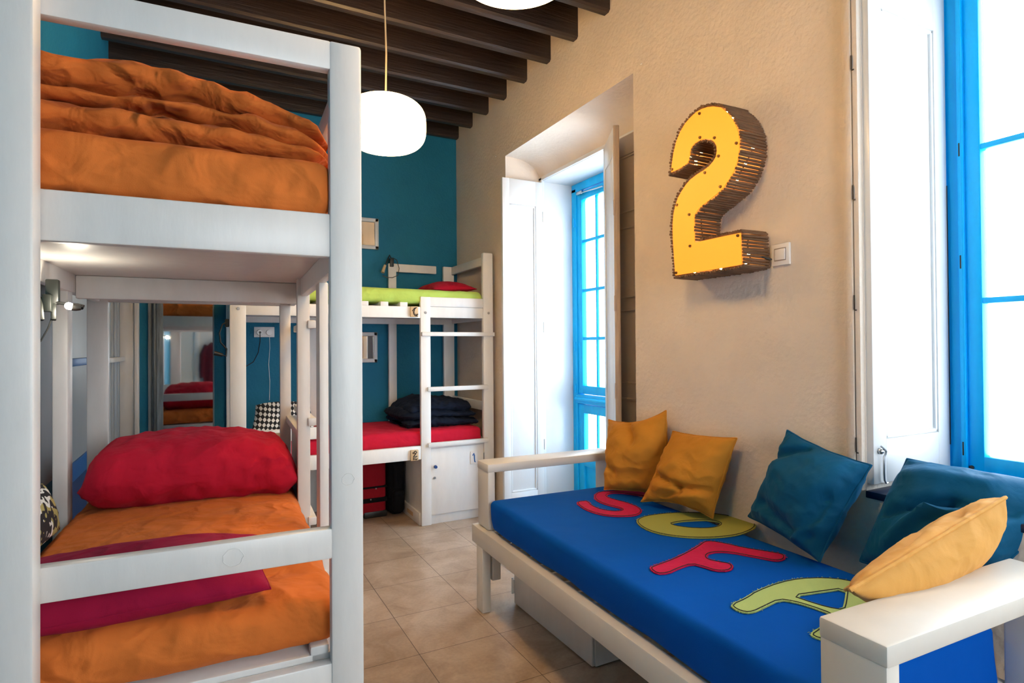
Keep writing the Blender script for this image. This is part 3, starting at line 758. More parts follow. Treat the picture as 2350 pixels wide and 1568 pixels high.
tag(lm, 'orange sheeted mattress on the lower level of the near bunk', 'mattress', 'bunk mattresses')

for (v_, z_, rr) in ((.036, .985, .014), (.285, .838, .020)):
    MB(TA).tube([(-.0002 if v_ < .07 else .0008, v_ + rr * math.cos(a_ * PI / 10) * (1 + .1 * math.sin(a_ * 2.1)), z_ + rr * math.sin(a_ * PI / 10)) for a_ in range(20)], .0007, 6, closed=True).build('knot_mark', WW, ta)
# orange duvet folded three times on the top level
dm = MB(TA)
layer_mb(dm, [(.060, 1.755, 1.785), (.15, 1.750, 1.808), (.30, 1.748, 1.832), (.46, 1.747, 1.840), (.60, 1.747, 1.832), (.86, 1.747, 1.830)], .03, .66, 2.2, wr=.011, endtaper=.08)
layer_mb(dm, [(.062, 1.775, 1.805), (.15, 1.790, 1.836), (.27, 1.812, 1.862), (.40, 1.822, 1.872), (.55, 1.818, 1.864), (.86, 1.812, 1.862)], .045, .62, 6.3, wr=.012, endtaper=.08)
layer_mb(dm, [(.064, 1.792, 1.840), (.13, 1.818, 1.872), (.20, 1.840, 1.897), (.32, 1.852, 1.922), (.42, 1.862, 1.946), (.52, 1.852, 1.948), (.62, 1.846, 1.942), (.86, 1.842, 1.935)], .035, .60, 9.7, wr=.013, endtaper=.07)
tag(dm.build('duvet', M['orange_duvet'], sharp=80), 'crumpled orange duvet folded in layers on top of the near upper mattress', 'duvet')

# red rolled bedding and crimson pillow on the lower level
rm = MB(TA)
layer_mb(rm, [(.036, .70, .80), (.07, .685, .875), (.14, .682, .925), (.26, .68, .955), (.45, .68, .962), (.62, .68, .95), (.70, .682, .94), (.76, .688, .915), (.805, .695, .86)], 1.10, 1.60, 4.4, wr=.013, endtaper=.10, ex=2.8, nu=20, na=26)
tag(rm.build('duvet', M['red'], sharp=80), 'puffy red bundled duvet at the far end of the near lower bunk', 'duvet')
pm = cushion_mb(pa(.085, .80, .715), pa(.08, .205, .725), pa(.40, .21, .76), pa(.42, .80, .755), .135, 30, 7.7, back=.75, pull=.05, expo=.45, wr=.006, wfreq=7)
po = pm.build('pillow', M['crimson'], sharp=80); tag(po, 'dark crimson pillow lying at the front of the near lower bunk behind the rail', 'pillow')
MB().tube(pm.border, .0022, 6, closed=True).build('seam', M['crimson'], po)
fm = cushion_mb(pa(.56, .83, .70), pa(.98, .812, .70), pa(.98, .86, .86), pa(.56, .86, .87), .085, 22, 2.9, pull=.05, wr=.006)
tag(fm.build('pillow', M['leafy'], sharp=80), 'black, olive and white leaf patterned pillow half hidden by the left bunk post', 'pillow')

# ------------------------------------------------------------------ far bunk
WW = M['lit_white_wood']  # far bunk takes the lightened copy of the same white
OB = Vector((.125, 4.055, 0)); TB = Matrix.Translation(OB); LB, WB = 1.842, .80
tb = thing('bunk_bed', 'white wooden bunk bed with ladder and locker against the teal wall', 'bunk bed', OB + Vector((.92, .4, 0)), 'white wooden bunk beds')
def B(*boxes, bev=.005):
    m = MB(TB)
    for b_ in boxes: m.box(*b_, bev=bev)
    return m
B((0, .094, 0, .036, 0, 1.66)).build('post', WW, tb)
B((1.755, 1.842, 0, .045, 0, 2.03), bev=.012).build('post', WW, tb)
B((.0, .08, .76, .80, 0, 2.015)).build('post', WW, tb)
B((1.232, 1.300, .765, .80, 0, 2.015)).build('post', WW, tb)
B((1.725, 1.825, .765, .80, 0, 2.015)).build('post', WW, tb)
B((.58, .665, .77, .80, 0, 1.52)).build('post', WW, tb)
B((.09, 1.255, .004, .036, 1.515, 1.598)).build('side_board', WW, tb)
B((1.32, 1.757, .010, .036, 1.520, 1.602)).build('side_board', WW, tb)
B((.0, 1.80, .764, .79, 1.50, 1.60)).build('side_board', WW, tb)
B((.09, 1.255, .004, .036, .486, .584)).build('side_board', WW, tb)
B((1.28, 1.757, .002, .036, 1.602, 1.672)).build('guard_rail', WW, tb)
B((1.23, 1.66, .768, .792, 1.945, 2.014)).build('guard_rail', WW, tb)
B((1.80, 1.83, .04, .77, 1.945, 2.014)).build('guard_rail', WW, tb)
B((1.80, 1.83, .04, .77, .80, .87)).build('guard_rail', WW, tb)
B((.09, .60, .004, .034, .692, .772)).build('guard_rail', WW, tb)
B((1.80, 1.83, .04, .77, 1.51, 1.60)).build('end_board', WW, tb)
B((.01, .04, .04, .77, 1.51, 1.60)).build('end_board', WW, tb)
B((1.80, 1.83, .04, .77, .486, .584)).build('end_board', WW, tb)
B((.04, 1.80, .03, .77, 1.545, 1.566), bev=.002).build('bed_base', WW, tb)
B((.04, 1.80, .03, .77, .54, .575), bev=.002).build('bed_base', WW, tb)
x = 1.115 + OB.x
for i in range(8):
    u = 1.10 - .141 * i
    if u > .1: B((u, u + .056, .004, .78, 1.596, 1.628), bev=.002).build('slat', WW, tb)
ld = B((1.252, 1.328, 0, .034, 0, 1.672)).build('ladder', WW, tb, label='ladder stile')
B((1.255, 1.842, -.022, .006, 1.383, 1.414)).build('rung', WW, ld)
for z in (.978, .570): B((1.30, 1.785, -.022, .006, z, z + .033)).build('rung', WW, ld)
cb = B((1.315, 1.757, .018, .034, 0, .565), bev=.002).build('locker_body', WW, tb)
B((1.262, 1.284, .03, .78, 0, .545), bev=.002).build('locker_side', WW, tb)
B((1.244, 1.262, .03, .78, .0, .09), bev=.003).build('plinth', WW, tb)
dr_ = B((1.329, 1.750, .006, .018, .070, .556), bev=.002).build('locker_door', WW, tb)
k = MB(TB); k.cyl((1.355, .006, .425), (1.355, -.012, .425), .006, n=10); k.cyl((1.355, -.010, .425), (1.355, -.026, .425), .013, .011, 16)
k.build('knob', M['knob_blue'], dr_, label='round blue knob')
k = MB(TB); k.cyl((1.353, .007, .342), (1.353, -.002, .342), .009, n=14); k.build('keyhole', M['steel'], dr_)
B((1.640, 1.697, -.002, .006, .413, .508), bev=.002).build('number_plate', M['white_plastic'], dr_)
k = MB(TB); k.tube([(1.656, -.003, .478), (1.668, -.0035, .494), (1.671, -.0035, .480), (1.671, -.0035, .455), (1.674, -.0035, .430), (1.680, -.003, .428)], .0042, 6)
k.build('digit', M['ink_blue'], dr_, label='blue painted digit 1')
k = MB(TB); k.box(1.750, 1.756, .002, .012, .44, .49, .001); k.build('hinge', M['steel'], dr_)
k = MB(TB); k.box(1.243, 1.245, .18, .32, .03, .06, 0); k.build('vent_label', M['ply'], tb, label='small tan strip on the locker side')
def token(name, u, z, strokes, lab):
    tk = MB(TB).box(u, u + .060, -.014, .006, z, z + .078, .006).build(name, M['ply'], tb, label=lab)
    m = MB(TB)
    for s in strokes: m.tube([(u + a * .06, -.0155, z + c * .078) for a, c in s], .0032, 6)
    m.build('ink_mark', M['thread'], tk)
token('wooden_tag', 1.172, 1.521, [[(.75, .88), (.45, .80), (.3, .62), (.2, .55)], [(.75, .9), (.52, .75), (.42, .5), (.45, .28), (.55, .12)], [(.5, .7), (.36, .45), (.42, .25), (.6, .12), (.85, .1)], [(.62, .3), (.72, .18), (.9, .22), (.88, .32)]], 'small wooden tag with a black ink drawing')
token('wooden_tag', 1.168, .484, [[(.4, .85), (.6, .9), (.75, .78), (.6, .66), (.42, .72), (.4, .85)], [(.6, .66), (.45, .5), (.3, .38), (.55, .35), (.78, .42)], [(.35, .3), (.3, .12), (.5, .2), (.7, .1), (.8, .2)], [(.25, .8), (.3, .65)]], 'small wooden tag with a gold and black drawing')
for (u, z) in ((.050, 1.555), (1.290, 1.555), (1.800, 1.563)):
    MB(TB).cyl((u, .002, z), (u, -.004, z), .011, .009, 14).build('bolt', M['steel'], tb)

m_ = mattress(MB(TB), .05, 1.752, .012, .755, 1.628, 1.725, .035, 5.5, crown=.02, wr=.008, step=.045, sag=.006).build('mattress', M['green'], sharp=80)
tag(m_, 'lime green sheeted mattress on the upper level of the far bunk', 'mattress', 'bunk mattresses')
m_ = mattress(MB(TB), .06, 1.752, .022, .755, .577, .688, .035, 1.7, crown=.012, wr=.007, step=.045).build('mattress', M['bed_red'], sharp=80)
tag(m_, 'bright red sheeted mattress on the lower level of the far bunk', 'mattress', 'bunk mattresses')
pm = cushion_mb((1.53, 4.20, 1.745), (1.90, 4.20, 1.76), (1.91, 4.75, 1.79), (1.55, 4.75, 1.77), .14, 24, 3.3, back=.4, wr=.008)
tag(pm.build('pillow', M['red'], sharp=80), 'red pillow on the lime green mattress', 'pillow')
dm = MB()
for (z0, z1, x0, x1, y0, y1, sd) in ((.688, .790, 1.29, 1.905, 4.15, 4.74, 1.1), (.745, .850, 1.27, 1.89, 4.16, 4.73, 4.1), (.78, .920, 1.32, 1.85, 4.18, 4.71, 8.1)):
    mm = MB(); layer_mb(mm, [(x0, z0 + .01, z0 + .075), (x0 + .10, z0, z1 - .02), ((x0 + x1) / 2 - .08, z0, z1), (x1 - .12, z0, z1 - .025), (x1, z0 + .005, z1 - .045)], y0, y1, sd, wr=.016, endtaper=.07)
    dm.add([(p.y, p.x, p.z) for p in mm.v], mm.f)
tag(dm.build('duvet', M['navy'], sharp=80), 'folded dark navy duvet on the red mattress of the far bunk', 'duvet')
pm = cushion_mb((.245, 4.16, .735), (.66, 4.16, .70), (.66, 4.42, .90), (.30, 4.45, .905), .17, 26, 6.6, pull=.04, wr=.005)
tag(pm.build('pillow', M['diamond'], sharp=80), 'black and white geometric print pillow on the far lower bunk', 'pillow')

# luggage under the far bunk
t = thing('suitcase', 'red soft suitcase with black straps under the far bunk', 'suitcase', (1.02, 4.55, 0))
MB().rbox(.80, 1.225, 4.44, 4.72, .02, .47, .035, .05).build('body', M['luggage_red'], t)
g = MB().box(.799, 1.228, 4.432, 4.60, .118, .152, .004).box(.799, 1.228, 4.434, 4.60, .226, .24, .003)
g.build('strap', M['black_cloth'], t)
for (xx, zz) in ((1.14, .225), (1.10, .145), (.96, .225)): MB().ball((xx, 4.428, zz), .006, 5).build('zip_pull', M['steel'], t)
MB().box(1.05, 1.23, 4.436, 4.70, .0, .05, .01).build('base_guard', M['black'], t)
t = thing('backpack', 'black backpack standing beside the red suitcase under the far bunk', 'bag', (1.315, 4.55, 0))
MB().rbox(1.245, 1.375, 4.42, 4.70, .0, .44, .05, .05).build('body', M['black_cloth'], t)
MB().rbox(1.262, 1.355, 4.375, 4.45, .03, .20, .03, .04).build('pocket', M['black_cloth'], t)
MB().tube([(1.28, 4.42, .42), (1.28, 4.39, .34), (1.285, 4.40, .22)], .012, 8).build('strap', M['black_cloth'], t)

# ------------------------------------------------------------------ things on the teal wall
def framed(name, x0, x1, z0, z1, label, fw=.033):
    t = thing(name, label, 'mirror', ((x0 + x1) / 2, YB, z0), 'small white framed wall mirrors')
    y0, y1 = YB - .028, YB
    g = MB().box(x0, x1, y0, y1, z1 - fw, z1, .006).box(x0, x1, y0, y1, z0, z0 + fw, .006).box(x0, x0 + fw, y0, y1, z0, z1, .006).box(x1 - fw, x1, y0, y1, z0, z1, .006)
    g.build('frame', M['white_wood'], t)
    MB().box(x0 + fw - .002, x1 - fw + .002, YB - .014, YB - .006, z0 + fw - .002, z1 - fw + .002, 0).build('mirror_glass', M['mirror'], t)
framed('wall_mirror', 1.015, 1.283, 2.128, 2.390, 'small white framed mirror high on the teal wall, above the far bunk')
framed('wall_mirror', 1.000, 1.268, 1.178, 1.432, 'small white framed mirror low on the teal wall, inside the far lower bunk')
t = thing('tall_mirror', 'tall mirror in a flaking grey frame on the teal wall, seen through the near bunk', 'mirror', (-.16, YB, .2))
MB().box(-.280, .036, YB - .030, YB - .022, .22, 2.1, 0).build('mirror_glass', M['mirror'], t)
g = MB()
rnd = random.Random(2)
for (a, b_, d) in ((-.372, -.352, .030), (-.352, -.338, .018), (-.338, -.318, .045), (-.318, -.280, .055)): g.box(a, b_, YB - d, YB, .2, 2.13, .004)
g.build('flaking_stile', M['grey_flake'], t, label='flaking grey frame stile')
MB().box(.036, .046, YB - .040, YB, .2, 2.13, .003).box(-.30, .046, YB - .04, YB, 2.10, 2.13, .003).build('frame_edge', M['grey_flake'], t)
t = thing('wall_socket', 'white double wall socket with two plugs on the teal wall', 'socket', (.39, YB, 1.39))
MB().box(.318, .464, YB - .010, YB, 1.389, 1.469, .003).build('socket_plate', M['white_plastic'], t)
for (xx, col, nm) in ((.358, 'black', 'black'), (.425, 'white_plastic', 'white')):
    p = MB().cyl((xx, YB - .008, 1.425), (xx, YB - .045, 1.425), .024, .021, 18).build('plug', M['white_plastic'], t)
    if col == 'black':
        MB().tube([(xx, YB - .045, 1.42), (xx, YB - .05, 1.36), (xx - .012, YB - .03, 1.27), (xx - .045, YB - .02, 1.20), (xx - .10, YB - .02, 1.165), (xx - .15, YB - .02, 1.15)], .003, 6).cyl((xx, YB - .044, 1.425), (xx, YB - .05, 1.425), .008, n=10).build('cord', M['black'], p)
    else:
        MB().tube([(xx, YB - .045, 1.40), (xx + .003, YB - .03, 1.30), (xx - .004, YB - .015, 1.18), (xx + .004, YB - .012, 1.05), (xx + .001, YB - .012, .90)], .002, 6).build('cord', M['white_plastic'], p)

# reading lamps
def lamp_parts(t, clamp, arm, head, cord, lit=False, headmat=None, r=.008):
    clamp.build('clamp', M['dark_green'], t)
    MB().tube(arm, .005, 8).build('arm', M['black'], t)
    h = MB(); h.tube(head, r, 12, radii=[r * .8, r, r * 1.15]); h.build('lamp_head', headmat or M['black'], t)
    if cord: MB().tube(cord, .003, 6).build('cord', M['black'], t)
t = thing('reading_lamp', 'lit black clip reading lamp under the near upper bunk', 'lamp', (-.44, 2.32, 1.40), 'clip-on reading lamps')
g = MB().box(-.452, -.418, 2.30, 2.33, 1.445, 1.525, .004).box(-.455, -.430, 2.27, 2.30, 1.42, 1.475, .004).obox((-.462, 2.28, 1.465), (-.452, 2.26, 1.392), .012, .016, .003).obox((-.432, 2.31, 1.45), (-.43, 2.30, 1.395), .014, .020, .003)
cl = [(-.44, 2.31, 1.455), (-.41, 2.30, 1.449), (-.388, 2.29, 1.446), (-.365, 2.28, 1.444), (-.350, 2.275, 1.440), (-.352, 2.262, 1.432)]
lamp_parts(t, g, cl, [(-.355, 2.262, 1.434), (-.365, 2.258, 1.434), (-.376, 2.255, 1.436)], [(-.435, 2.30, 1.40), (-.442, 2.29, 1.37), (-.458, 2.28, 1.33), (-.475, 2.27, 1.31)], r=.011)
MB().ball((-.383, 2.252, 1.438), .011, 8).build('bulb', emis('reading_bulb', (1, .93, .78), 260), t)
l = bpy.data.lights.new('reading_light', 'POINT'); l.energy = 1.5; l.color = (1, .87, .66); l.shadow_soft_size = .012
lo = bpy.data.objects.new('reading_light', l); C.objects.link(lo); lo.parent = t; lo.location = Vector((-.385, 2.232, 1.438)) - Vector((-.44, 2.32, 1.40))

t = thing('reading_lamp', 'unlit clip reading lamp with pale head on the far upper bunk rail', 'lamp', (1.38, 4.82, 1.95), 'clip-on reading lamps')
g = MB().box(1.366, 1.398, 4.80, 4.86, 1.985, 2.055, .004)
lamp_parts(t, g, [(1.38, 4.81, 2.05), (1.36, 4.80, 2.08), (1.345, 4.79, 2.05), (1.315, 4.775, 1.985)], [(1.316, 4.776, 1.990), (1.300, 4.768, 1.955), (1.290, 4.76, 1.925)], [(1.385, 4.80, 2.06), (1.42, 4.79, 2.04), (1.437, 4.78, 1.97), (1.425, 4.78, 1.91), (1.38, 4.785, 1.89), (1.33, 4.79, 1.89), (1.30, 4.80, 1.905)], headmat=M['ply'], r=.013)
t = thing('reading_lamp', 'unlit black gooseneck reading lamp on the left post of the far bunk', 'lamp', (.115, 4.10, 1.40), 'clip-on reading lamps')
g = MB().box(.100, .124, 4.085, 4.13, 1.44, 1.49, .004)
lamp_parts(t, g, [(.112, 4.09, 1.47), (.085, 4.08, 1.455), (.068, 4.075, 1.40), (.075, 4.07, 1.34), (.108, 4.065, 1.30), (.105, 4.06, 1.255), (.085, 4.06, 1.262)], [(.085, 4.06, 1.262), (.06, 4.06, 1.270), (.038, 4.06, 1.276)], None, r=.013)

# ================================================================== SOFA
SP = Vector((1.187, 2.66, 0))
TS = Matrix.Translation(SP) @ Matrix.Rotation(-R(2.1), 4, 'Z') @ Matrix.Translation(-SP)
ts = thing('daybed_sofa', 'cream painted wooden daybed sofa frame along the window wall', 'sofa', TS @ Vector((1.6, 1.7, 0)))
CW = M['cream_wood']
def S(*boxes, bev=.006):
    m = MB(TS)
    for b_ in boxes: m.box(*b_, bev=bev)
    return m
S((1.187, 1.237, .79, 2.725, .315, .404)).build('front_rail', CW, ts)
S((1.213, 1.253, 2.570, 2.705, .404, .690), bev=.009).build('arm_post', CW, ts)
S((1.211, 1.965, 2.568, 2.707, .684, .728), bev=.010).build('armrest', CW, ts)
S((1.187, 1.233, 2.586, 2.663, 0, .318)).build('leg', CW, ts)
S((1.240, 1.287, 2.585, 2.66, .15, .33)).build('leg_block', CW, ts)
S((1.210, 1.251, .650, .790, 0, .690), bev=.005).build('arm_post', CW, ts)
S((1.209, 1.965, .648, .792, .684, .728), bev=.006).build('armrest', CW, ts)
S((1.925, 1.965, 2.570, 2.705, 0, .690)).build('arm_post', CW, ts)
S((1.925, 1.965, .650, .790, 0, .690)).build('arm_post', CW, ts)
S((1.90, 1.95, .79, 2.57, .315, .404)).build('back_rail', CW, ts)
S((1.253, 1.925, 2.60, 2.64, .315, .404)).build('end_rail', CW, ts)
S((1.251, 1.925, .73, .77, .30, .404)).build('end_rail', CW, ts)
for i in range(18):
    y = .83 + .099 * i
    S((1.232, 1.91, y, y + .055, .386, .402), bev=.002).build('slat', M['slat'], ts)

def sofamat():
    m = MB(TS); x0, x1, y0, y1, z0, z1 = 1.212, 1.925, .800, 2.563, .406, .556
    def fn(p, n):
        side = 1 - abs(n.z)
        w = .005 * (ridge((p.x, p.y, p.z), 6, 3.3) - .55) * side
        p = p + n * w
        if n.z > .5 or p.z > .53: p.z += .0012 * nz(p, 5, 2.0)
        low = max(0, min(1, (z0 + .07 - p.z) / .07))
        if p.x < 1.3: p.x += low * (.016 + .012 * nz((p.y, p.y, 0), 3, 1.0)); p.z -= low * (.012 * max(0, nz((0, p.y * 2, 0), 2, 4.0)))
        if p.y < .9: p.z -= low * (.03 + .03 * nz((p.x, 0, 0), 5, 2.2)); p.y -= low * .01
        return p
    m.rbox(x0, x1, y0, y1, z0, z1, .028, .035, fn); return m
sm = sofamat().build('sofa_mattress', M['sofa_blue'], sharp=80)
tag(sm, 'royal blue sofa mattress with SOFA letters sewn on top', 'mattress')
BASE[sm.name] = Vector(sm.location)
ZT = .5575
LS = [(1.55, 2.321), (1.515, 2.213), (1.516, 2.122), (1.541, 2.057), (1.595, 2.016), (1.657, 1.999), (1.714, 2.03), (1.749, 2.082), (1.758, 2.134), (1.759, 2.192), (1.743, 2.262), (1.737, 2.316), (1.763, 2.354), (1.809, 2.364), (1.847, 2.333), (1.879, 2.28), (1.907, 2.225), (1.95, 2.24), (1.986, 2.287), (1.961, 2.333), (1.905, 2.374), (1.841, 2.405), (1.779, 2.422), (1.727, 2.401), (1.674, 2.343), (1.646, 2.275), (1.646, 2.196), (1.665, 2.14), (1.665, 2.104), (1.635, 2.095), (1.607, 2.114), (1.583, 2.156), (1.583, 2.224), (1.605, 2.278), (1.611, 2.311)]
LO = [(1.601, 1.942), (1.568, 1.868), (1.562, 1.79), (1.596, 1.717), (1.659, 1.656), (1.743, 1.617), (1.833, 1.602), (1.916, 1.617), (1.977, 1.641), (2.019, 1.678), (2.032, 1.734), (2.008, 1.807), (1.969, 1.87), (1.897, 1.927), (1.807, 1.967), (1.719, 1.981), (1.658, 1.975)]
LOI = [(1.704, 1.838), (1.713, 1.796), (1.754, 1.75), (1.813, 1.723), (1.863, 1.728), (1.895, 1.753), (1.884, 1.79), (1.843, 1.816), (1.776, 1.838), (1.735, 1.842)]
LF = [(1.299, 1.509), (1.287, 1.458), (1.323, 1.442), (1.39, 1.459), (1.45, 1.466), (1.465, 1.428), (1.473, 1.385), (1.512, 1.363), (1.553, 1.379), (1.573, 1.409), (1.552, 1.441), (1.536, 1.471), (1.549, 1.496), (1.58, 1.512), (1.621, 1.505), (1.652, 1.479), (1.674, 1.438), (1.698, 1.392), (1.721, 1.348), (1.756, 1.343), (1.791, 1.363), (1.805, 1.388), (1.778, 1.433), (1.739, 1.494), (1.715, 1.563), (1.69, 1.607), (1.661, 1.618), (1.604, 1.592), (1.501, 1.556), (1.406, 1.532), (1.324, 1.519)]
LA = [(1.317, 1.188), (1.393, 1.199), (1.458, 1.218), (1.576, 1.228), (1.657, 1.219), (1.729, 1.188), (1.78, 1.143), (1.788, 1.086), (1.748, 1.028), (1.671, 0.988), (1.546, 0.961), (1.443, 0.949), (1.365, 0.934), (1.356, 0.95), (1.36, 0.971), (1.408, 0.98), (1.496, 0.995), (1.513, 1.012), (1.505, 1.071), (1.492, 1.111), (1.469, 1.139), (1.399, 1.129), (1.339, 1.12), (1.313, 1.13), (1.306, 1.158)]
LAI = [(1.53, 1.136), (1.609, 1.119), (1.71, 1.096), (1.62, 1.044), (1.57, 1.018), (1.549, 1.047), (1.537, 1.093)]
def smooth_loop(pts, it=2):
    for _ in range(it):
        q = []
        for i in range(len(pts)):
            a = Vector(pts[i]); b_ = Vector(pts[(i + 1) % len(pts)])
            q += [a * .75 + b_ * .25, a * .25 + b_ * .75]
        pts = q
    return [tuple(p) for p in pts]
def letter(nm, loop, hole, mat, lab, it=2, fray=None):
    lp = smooth_loop(loop, it); hl = smooth_loop(hole, 1) if hole else None
    o = MB().prism(lp, lambda a, c, d: (a, c, ZT + d), 0, .0035, hl).build('applique_letter', mat, sm, label=lab)
    st = MB(); rnd2 = random.Random(ord(nm) + len(loop))
    for l_ in [lp] + ([hl] if hl else []):
        ins = outset([Vector(p) for p in l_], -.006 if l_ is lp else .006)
        st.tube([(p[0], p[1], ZT + .0042) for p in ins], .0016, 5, closed=True)
    st.build('stitching', M['thread'], o)
    fr = MB(); rim = outset([Vector(p) for p in lp], 0)
    for i in range(len(lp)):
        a = Vector(lp[i]); c = Vector(lp[(i + 1) % len(lp)]); n_ = max(1, int((c - a).length / .006))
        for k in range(n_):
            if rnd2.random() < .75:
                p = a + (c - a) * (k + rnd2.random()) / n_; d = Vector((rnd2.uniform(-1, 1), rnd2.uniform(-1, 1))).normalized() * rnd2.uniform(.003, .009)
                fr.tube([(p.x, p.y, ZT + .003), (p.x + d.x * .6, p.y + d.y * .6, ZT + .005), (p.x + d.x, p.y + d.y, ZT + .0025)], .0006, 4, caps=False)
    fo = fr.build('frayed_edge', fray or mat, o); fo['kind'] = 'stuff'
letter('S', LS, None, M['applique_red'], 'red fabric letter S', 2)
letter('O', LO, LOI, M['applique_olive'], 'olive striped fabric letter O', 2)
letter('F', LF, None, M['applique_red'], 'pinkish red fabric letter F', 1)
letter('A', LA, LAI, M['applique_green'], 'lime striped fabric letter A', 1)

# storage box under the sofa
t = thing('storage_box', 'low white storage box standing under the sofa', 'box', (1.65, 2.27, 0))
g = MB(); g.box(1.385, 1.90, 1.935, 2.62, .004, .31, .004); g.build('body', M['white_wood'], t)
MB().box(1.372, 1.384, 1.94, 2.612, .006, .306, .003).build('front_panel', M['white_wood'], t)
MB().box(1.366, 1.376, 2.606, 2.626, .055, .125, .003).cyl((1.368, 2.622, .05), (1.368, 2.622, .13), .006, n=8).build('hinge', M['white_plastic'], t)

# ------------------------------------------------------------------ cushions
def make_cushion(corners, thick, mat, label, seed, **kw):
    seamr = kw.pop('seamr', .004)
    m = cushion_mb(*corners, thick, 36, seed, **kw)
    o = m.build('cushion', mat, sharp=80); tag(o, label, 'cushion', 'scatter cushions on the sofa')
    MB().tube(m.border, seamr, 6, closed=True).build('seam', mat, o)
    return o
make_cushion(((1.785, 2.405, .572), (1.935, 2.105, .585), (1.945, 2.125, .990), (1.915, 2.535, .905)), .18, M['mustard'], 'mustard cushion farthest from the camera, against the balcony door end of the sofa', 2.1, pull=(.06, .05, .19, .07), wr=.016,
    fold=creases([(-.1, .85, .15, .3, .14, -.034), (-.9, -.35, -.45, -.5, .10, -.026), (-.6, -.65, .3, -.6, .14, -.018), (.2, -.1, .8, .1, .2, .015)]))
make_cushion(((1.795, 2.135, .572), (1.875, 1.775, .575), (1.955, 1.715, .912), (1.950, 2.085, .895)), .17, M['mustard'], 'mustard cushion second from the balcony door, overlapping the letter O', 5.3, pull=(.17, .07, .05, .12), wr=.016,
    fold=creases([(-.75, -.25, .1, -.45, .09, -.032), (.1, -.45, .85, -.40, .10, -.026), (.35, -.75, .75, -.6, .14, .026), (-.3, -.8, .2, -.6, .09, -.026), (-.5, -.1, -.1, .15, .12, .014)]))
make_cushion(((1.960, 1.665, .600), (1.805, 1.245, .578), (1.955, 1.160, .897), (1.955, 1.475, .975)), .19, M['cushion_blue'], 'dark blue cushion leaning on the cream wall below the light switch', 8.2, pull=(.05, .07, .07, .15), wr=.016,
    fold=creases([(-.95, .35, -.2, .85, .10, -.036), (-.5, -.5, .35, -.72, .13, -.028), (.75, -.7, .8, .2, .08, -.018), (.1, .1, .7, .5, .3, .018), (.5, -.9, .85, -.4, .07, .018)]))
make_cushion(((1.895, 1.165, .590), (1.875, .84, .60), (2.18, .70, .885), (2.060, 1.105, .918)), .25, M['cushion_blue'], 'large blue cushion slumped against the window sill', 3.9, pull=(.02, .03, .03, .0), wr=.018, face=(-1, 0, 1),
    fold=creases([(-.7, -.2, .0, .15, .10, -.036), (.0, .15, .7, .25, .12, -.030), (-.5, -.7, -.1, -.1, .10, .030), (-.1, -.1, .6, .0, .09, .030), (-.8, .55, .3, .6, .16, .02)]))
make_cushion(((1.265, .800, .755), (1.86, .755, .895), (2.05, .885, .815), (1.54, .99, .630)), .062, M['mustard_velvet'], 'mustard velvet cushion propped along the near armrest', 6.1, pull=(.0, .03, .05, .04), wr=.011, seamr=.005, expo=.45, back=3.3, face=(0, .5, 1),
    fold=creases([(-.2, -.7, .1, -.3, .12, -.02), (.4, -.8, .5, -.4, .10, -.018)]))

# a coat on the wall behind the camera, which the tall mirror shows
t = thing('coat', 'burgundy coat hanging on the white wall, seen only in the tall mirror', 'coat', (.10, YR + .08, .62))
def coat_fn(a, b_):
    ang = 2 * PI * a; z = .62 + .80 * b_; sh = 1 - max(0, (b_ - .78) / .22) ** 2
    rx = (.165 - .035 * b_) * (.35 + .65 * sh); ry = (.075 - .015 * b_) * (.35 + .65 * sh)
    k = 1 + .10 * math.sin(ang * 7 + 3 * b_) * (1 - b_)
    return Vector((.10 + rx * k * math.cos(ang), YR + .085 + ry * k * math.sin(ang), z))
MB().grid(coat_fn, 48, 20).build('body', M['burgundy'], t)
for s_ in (-1, 1): MB().tube([(.10 + s_ * .11, YR + .085, 1.37), (.10 + s_ * .165, YR + .09, 1.2), (.10 + s_ * .18, YR + .10, .95), (.10 + s_ * .175, YR + .10, .80)], .045, 12, radii=[.04, .052, .046, .04]).build('sleeve', M['burgundy'], t)
MB().tube([(.10, YR, 1.47), (.10, YR + .07, 1.45), (.10, YR + .09, 1.48)], .008, 8).build('hook', M['steel'], t)
g = MB().box(-.20, -.12, YR, YR + .03, 0, 2.3, .004)
struct(g.build('trim_9', M['white_gloss']))


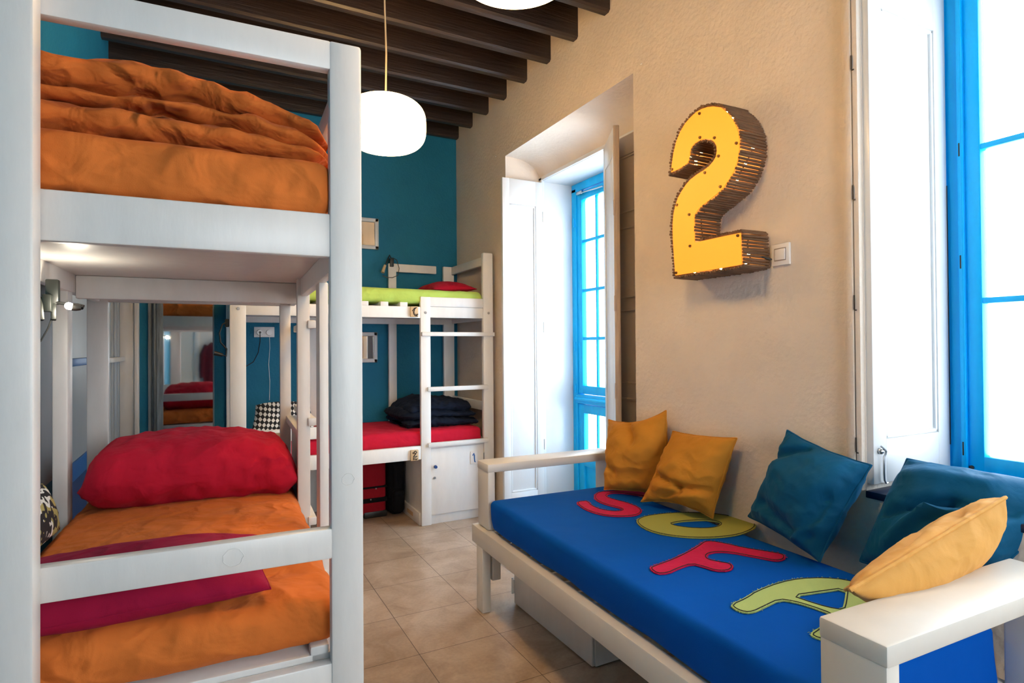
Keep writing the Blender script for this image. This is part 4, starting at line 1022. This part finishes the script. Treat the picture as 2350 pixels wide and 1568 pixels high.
# ================================================================== LIGHT, WORLD, CAMERA
sc = bpy.context.scene
wd = bpy.data.worlds.new('daylight'); sc.world = wd; wd.use_nodes = True
nt = wd.node_tree; bg = nt.nodes['Background']
bg.inputs[0].default_value = (.90, .96, 1.0, 1); bg.inputs[1].default_value = SKY
def portal(loc, rot, sx, sy):
    l = bpy.data.lights.new('opening_portal', 'AREA'); l.shape = 'RECTANGLE'; l.size = sx; l.size_y = sy; l.cycles.is_portal = True
    o = bpy.data.objects.new('opening_portal', l); C.objects.link(o); o.location = loc; o.rotation_euler = rot
portal((2.66, (D0 + D1) / 2, 1.3), (0, R(90), 0), 2.6, 1.5)
portal((2.66, (W0 + W1) / 2, 1.75), (0, R(90), 0), 1.95, 1.25)
portal((1.04, YR - .15, 1.65), (R(-90), 0, 0), 1.53, 1.61)  # portal of the added opening behind the camera

cam = bpy.data.cameras.new('camera'); co = bpy.data.objects.new('camera', cam); C.objects.link(co)
cam.sensor_width = 36; cam.lens = 1333.5 / 2350 * 36; cam.clip_start = .02
yaw, pitch, roll = R(27.681), R(.536), R(.413)
f = Vector((math.sin(yaw) * math.cos(pitch), math.cos(yaw) * math.cos(pitch), math.sin(pitch)))
r = Vector((math.cos(yaw), -math.sin(yaw), 0)); d = f.cross(r)
r2 = r * math.cos(roll) + d * math.sin(roll); dd = d * math.cos(roll) - r * math.sin(roll)
up = -dd
mw = Matrix((( r2.x, up.x, -f.x, 0), (r2.y, up.y, -f.y, 0), (r2.z, up.z, -f.z, 0), (0, 0, 0, 1)))
co.matrix_world = Matrix.Translation((0, 0, 1.3)) @ mw
sc.camera = co
sc.view_settings.view_transform = 'Standard'; sc.view_settings.look = 'None'; sc.view_settings.gamma = 1
sc.view_settings.use_curve_mapping = False
sc.view_settings.exposure = EXPO
cy = sc.cycles
cy.use_denoising = True
cy.max_bounces = 8; cy.diffuse_bounces = 5; cy.glossy_bounces = 4; cy.transmission_bounces = 4; cy.transparent_max_bounces = 8
cy.sample_clamp_indirect = 8; cy.caustics_reflective = False; cy.caustics_refractive = False
cy.blur_glossy = 1.0
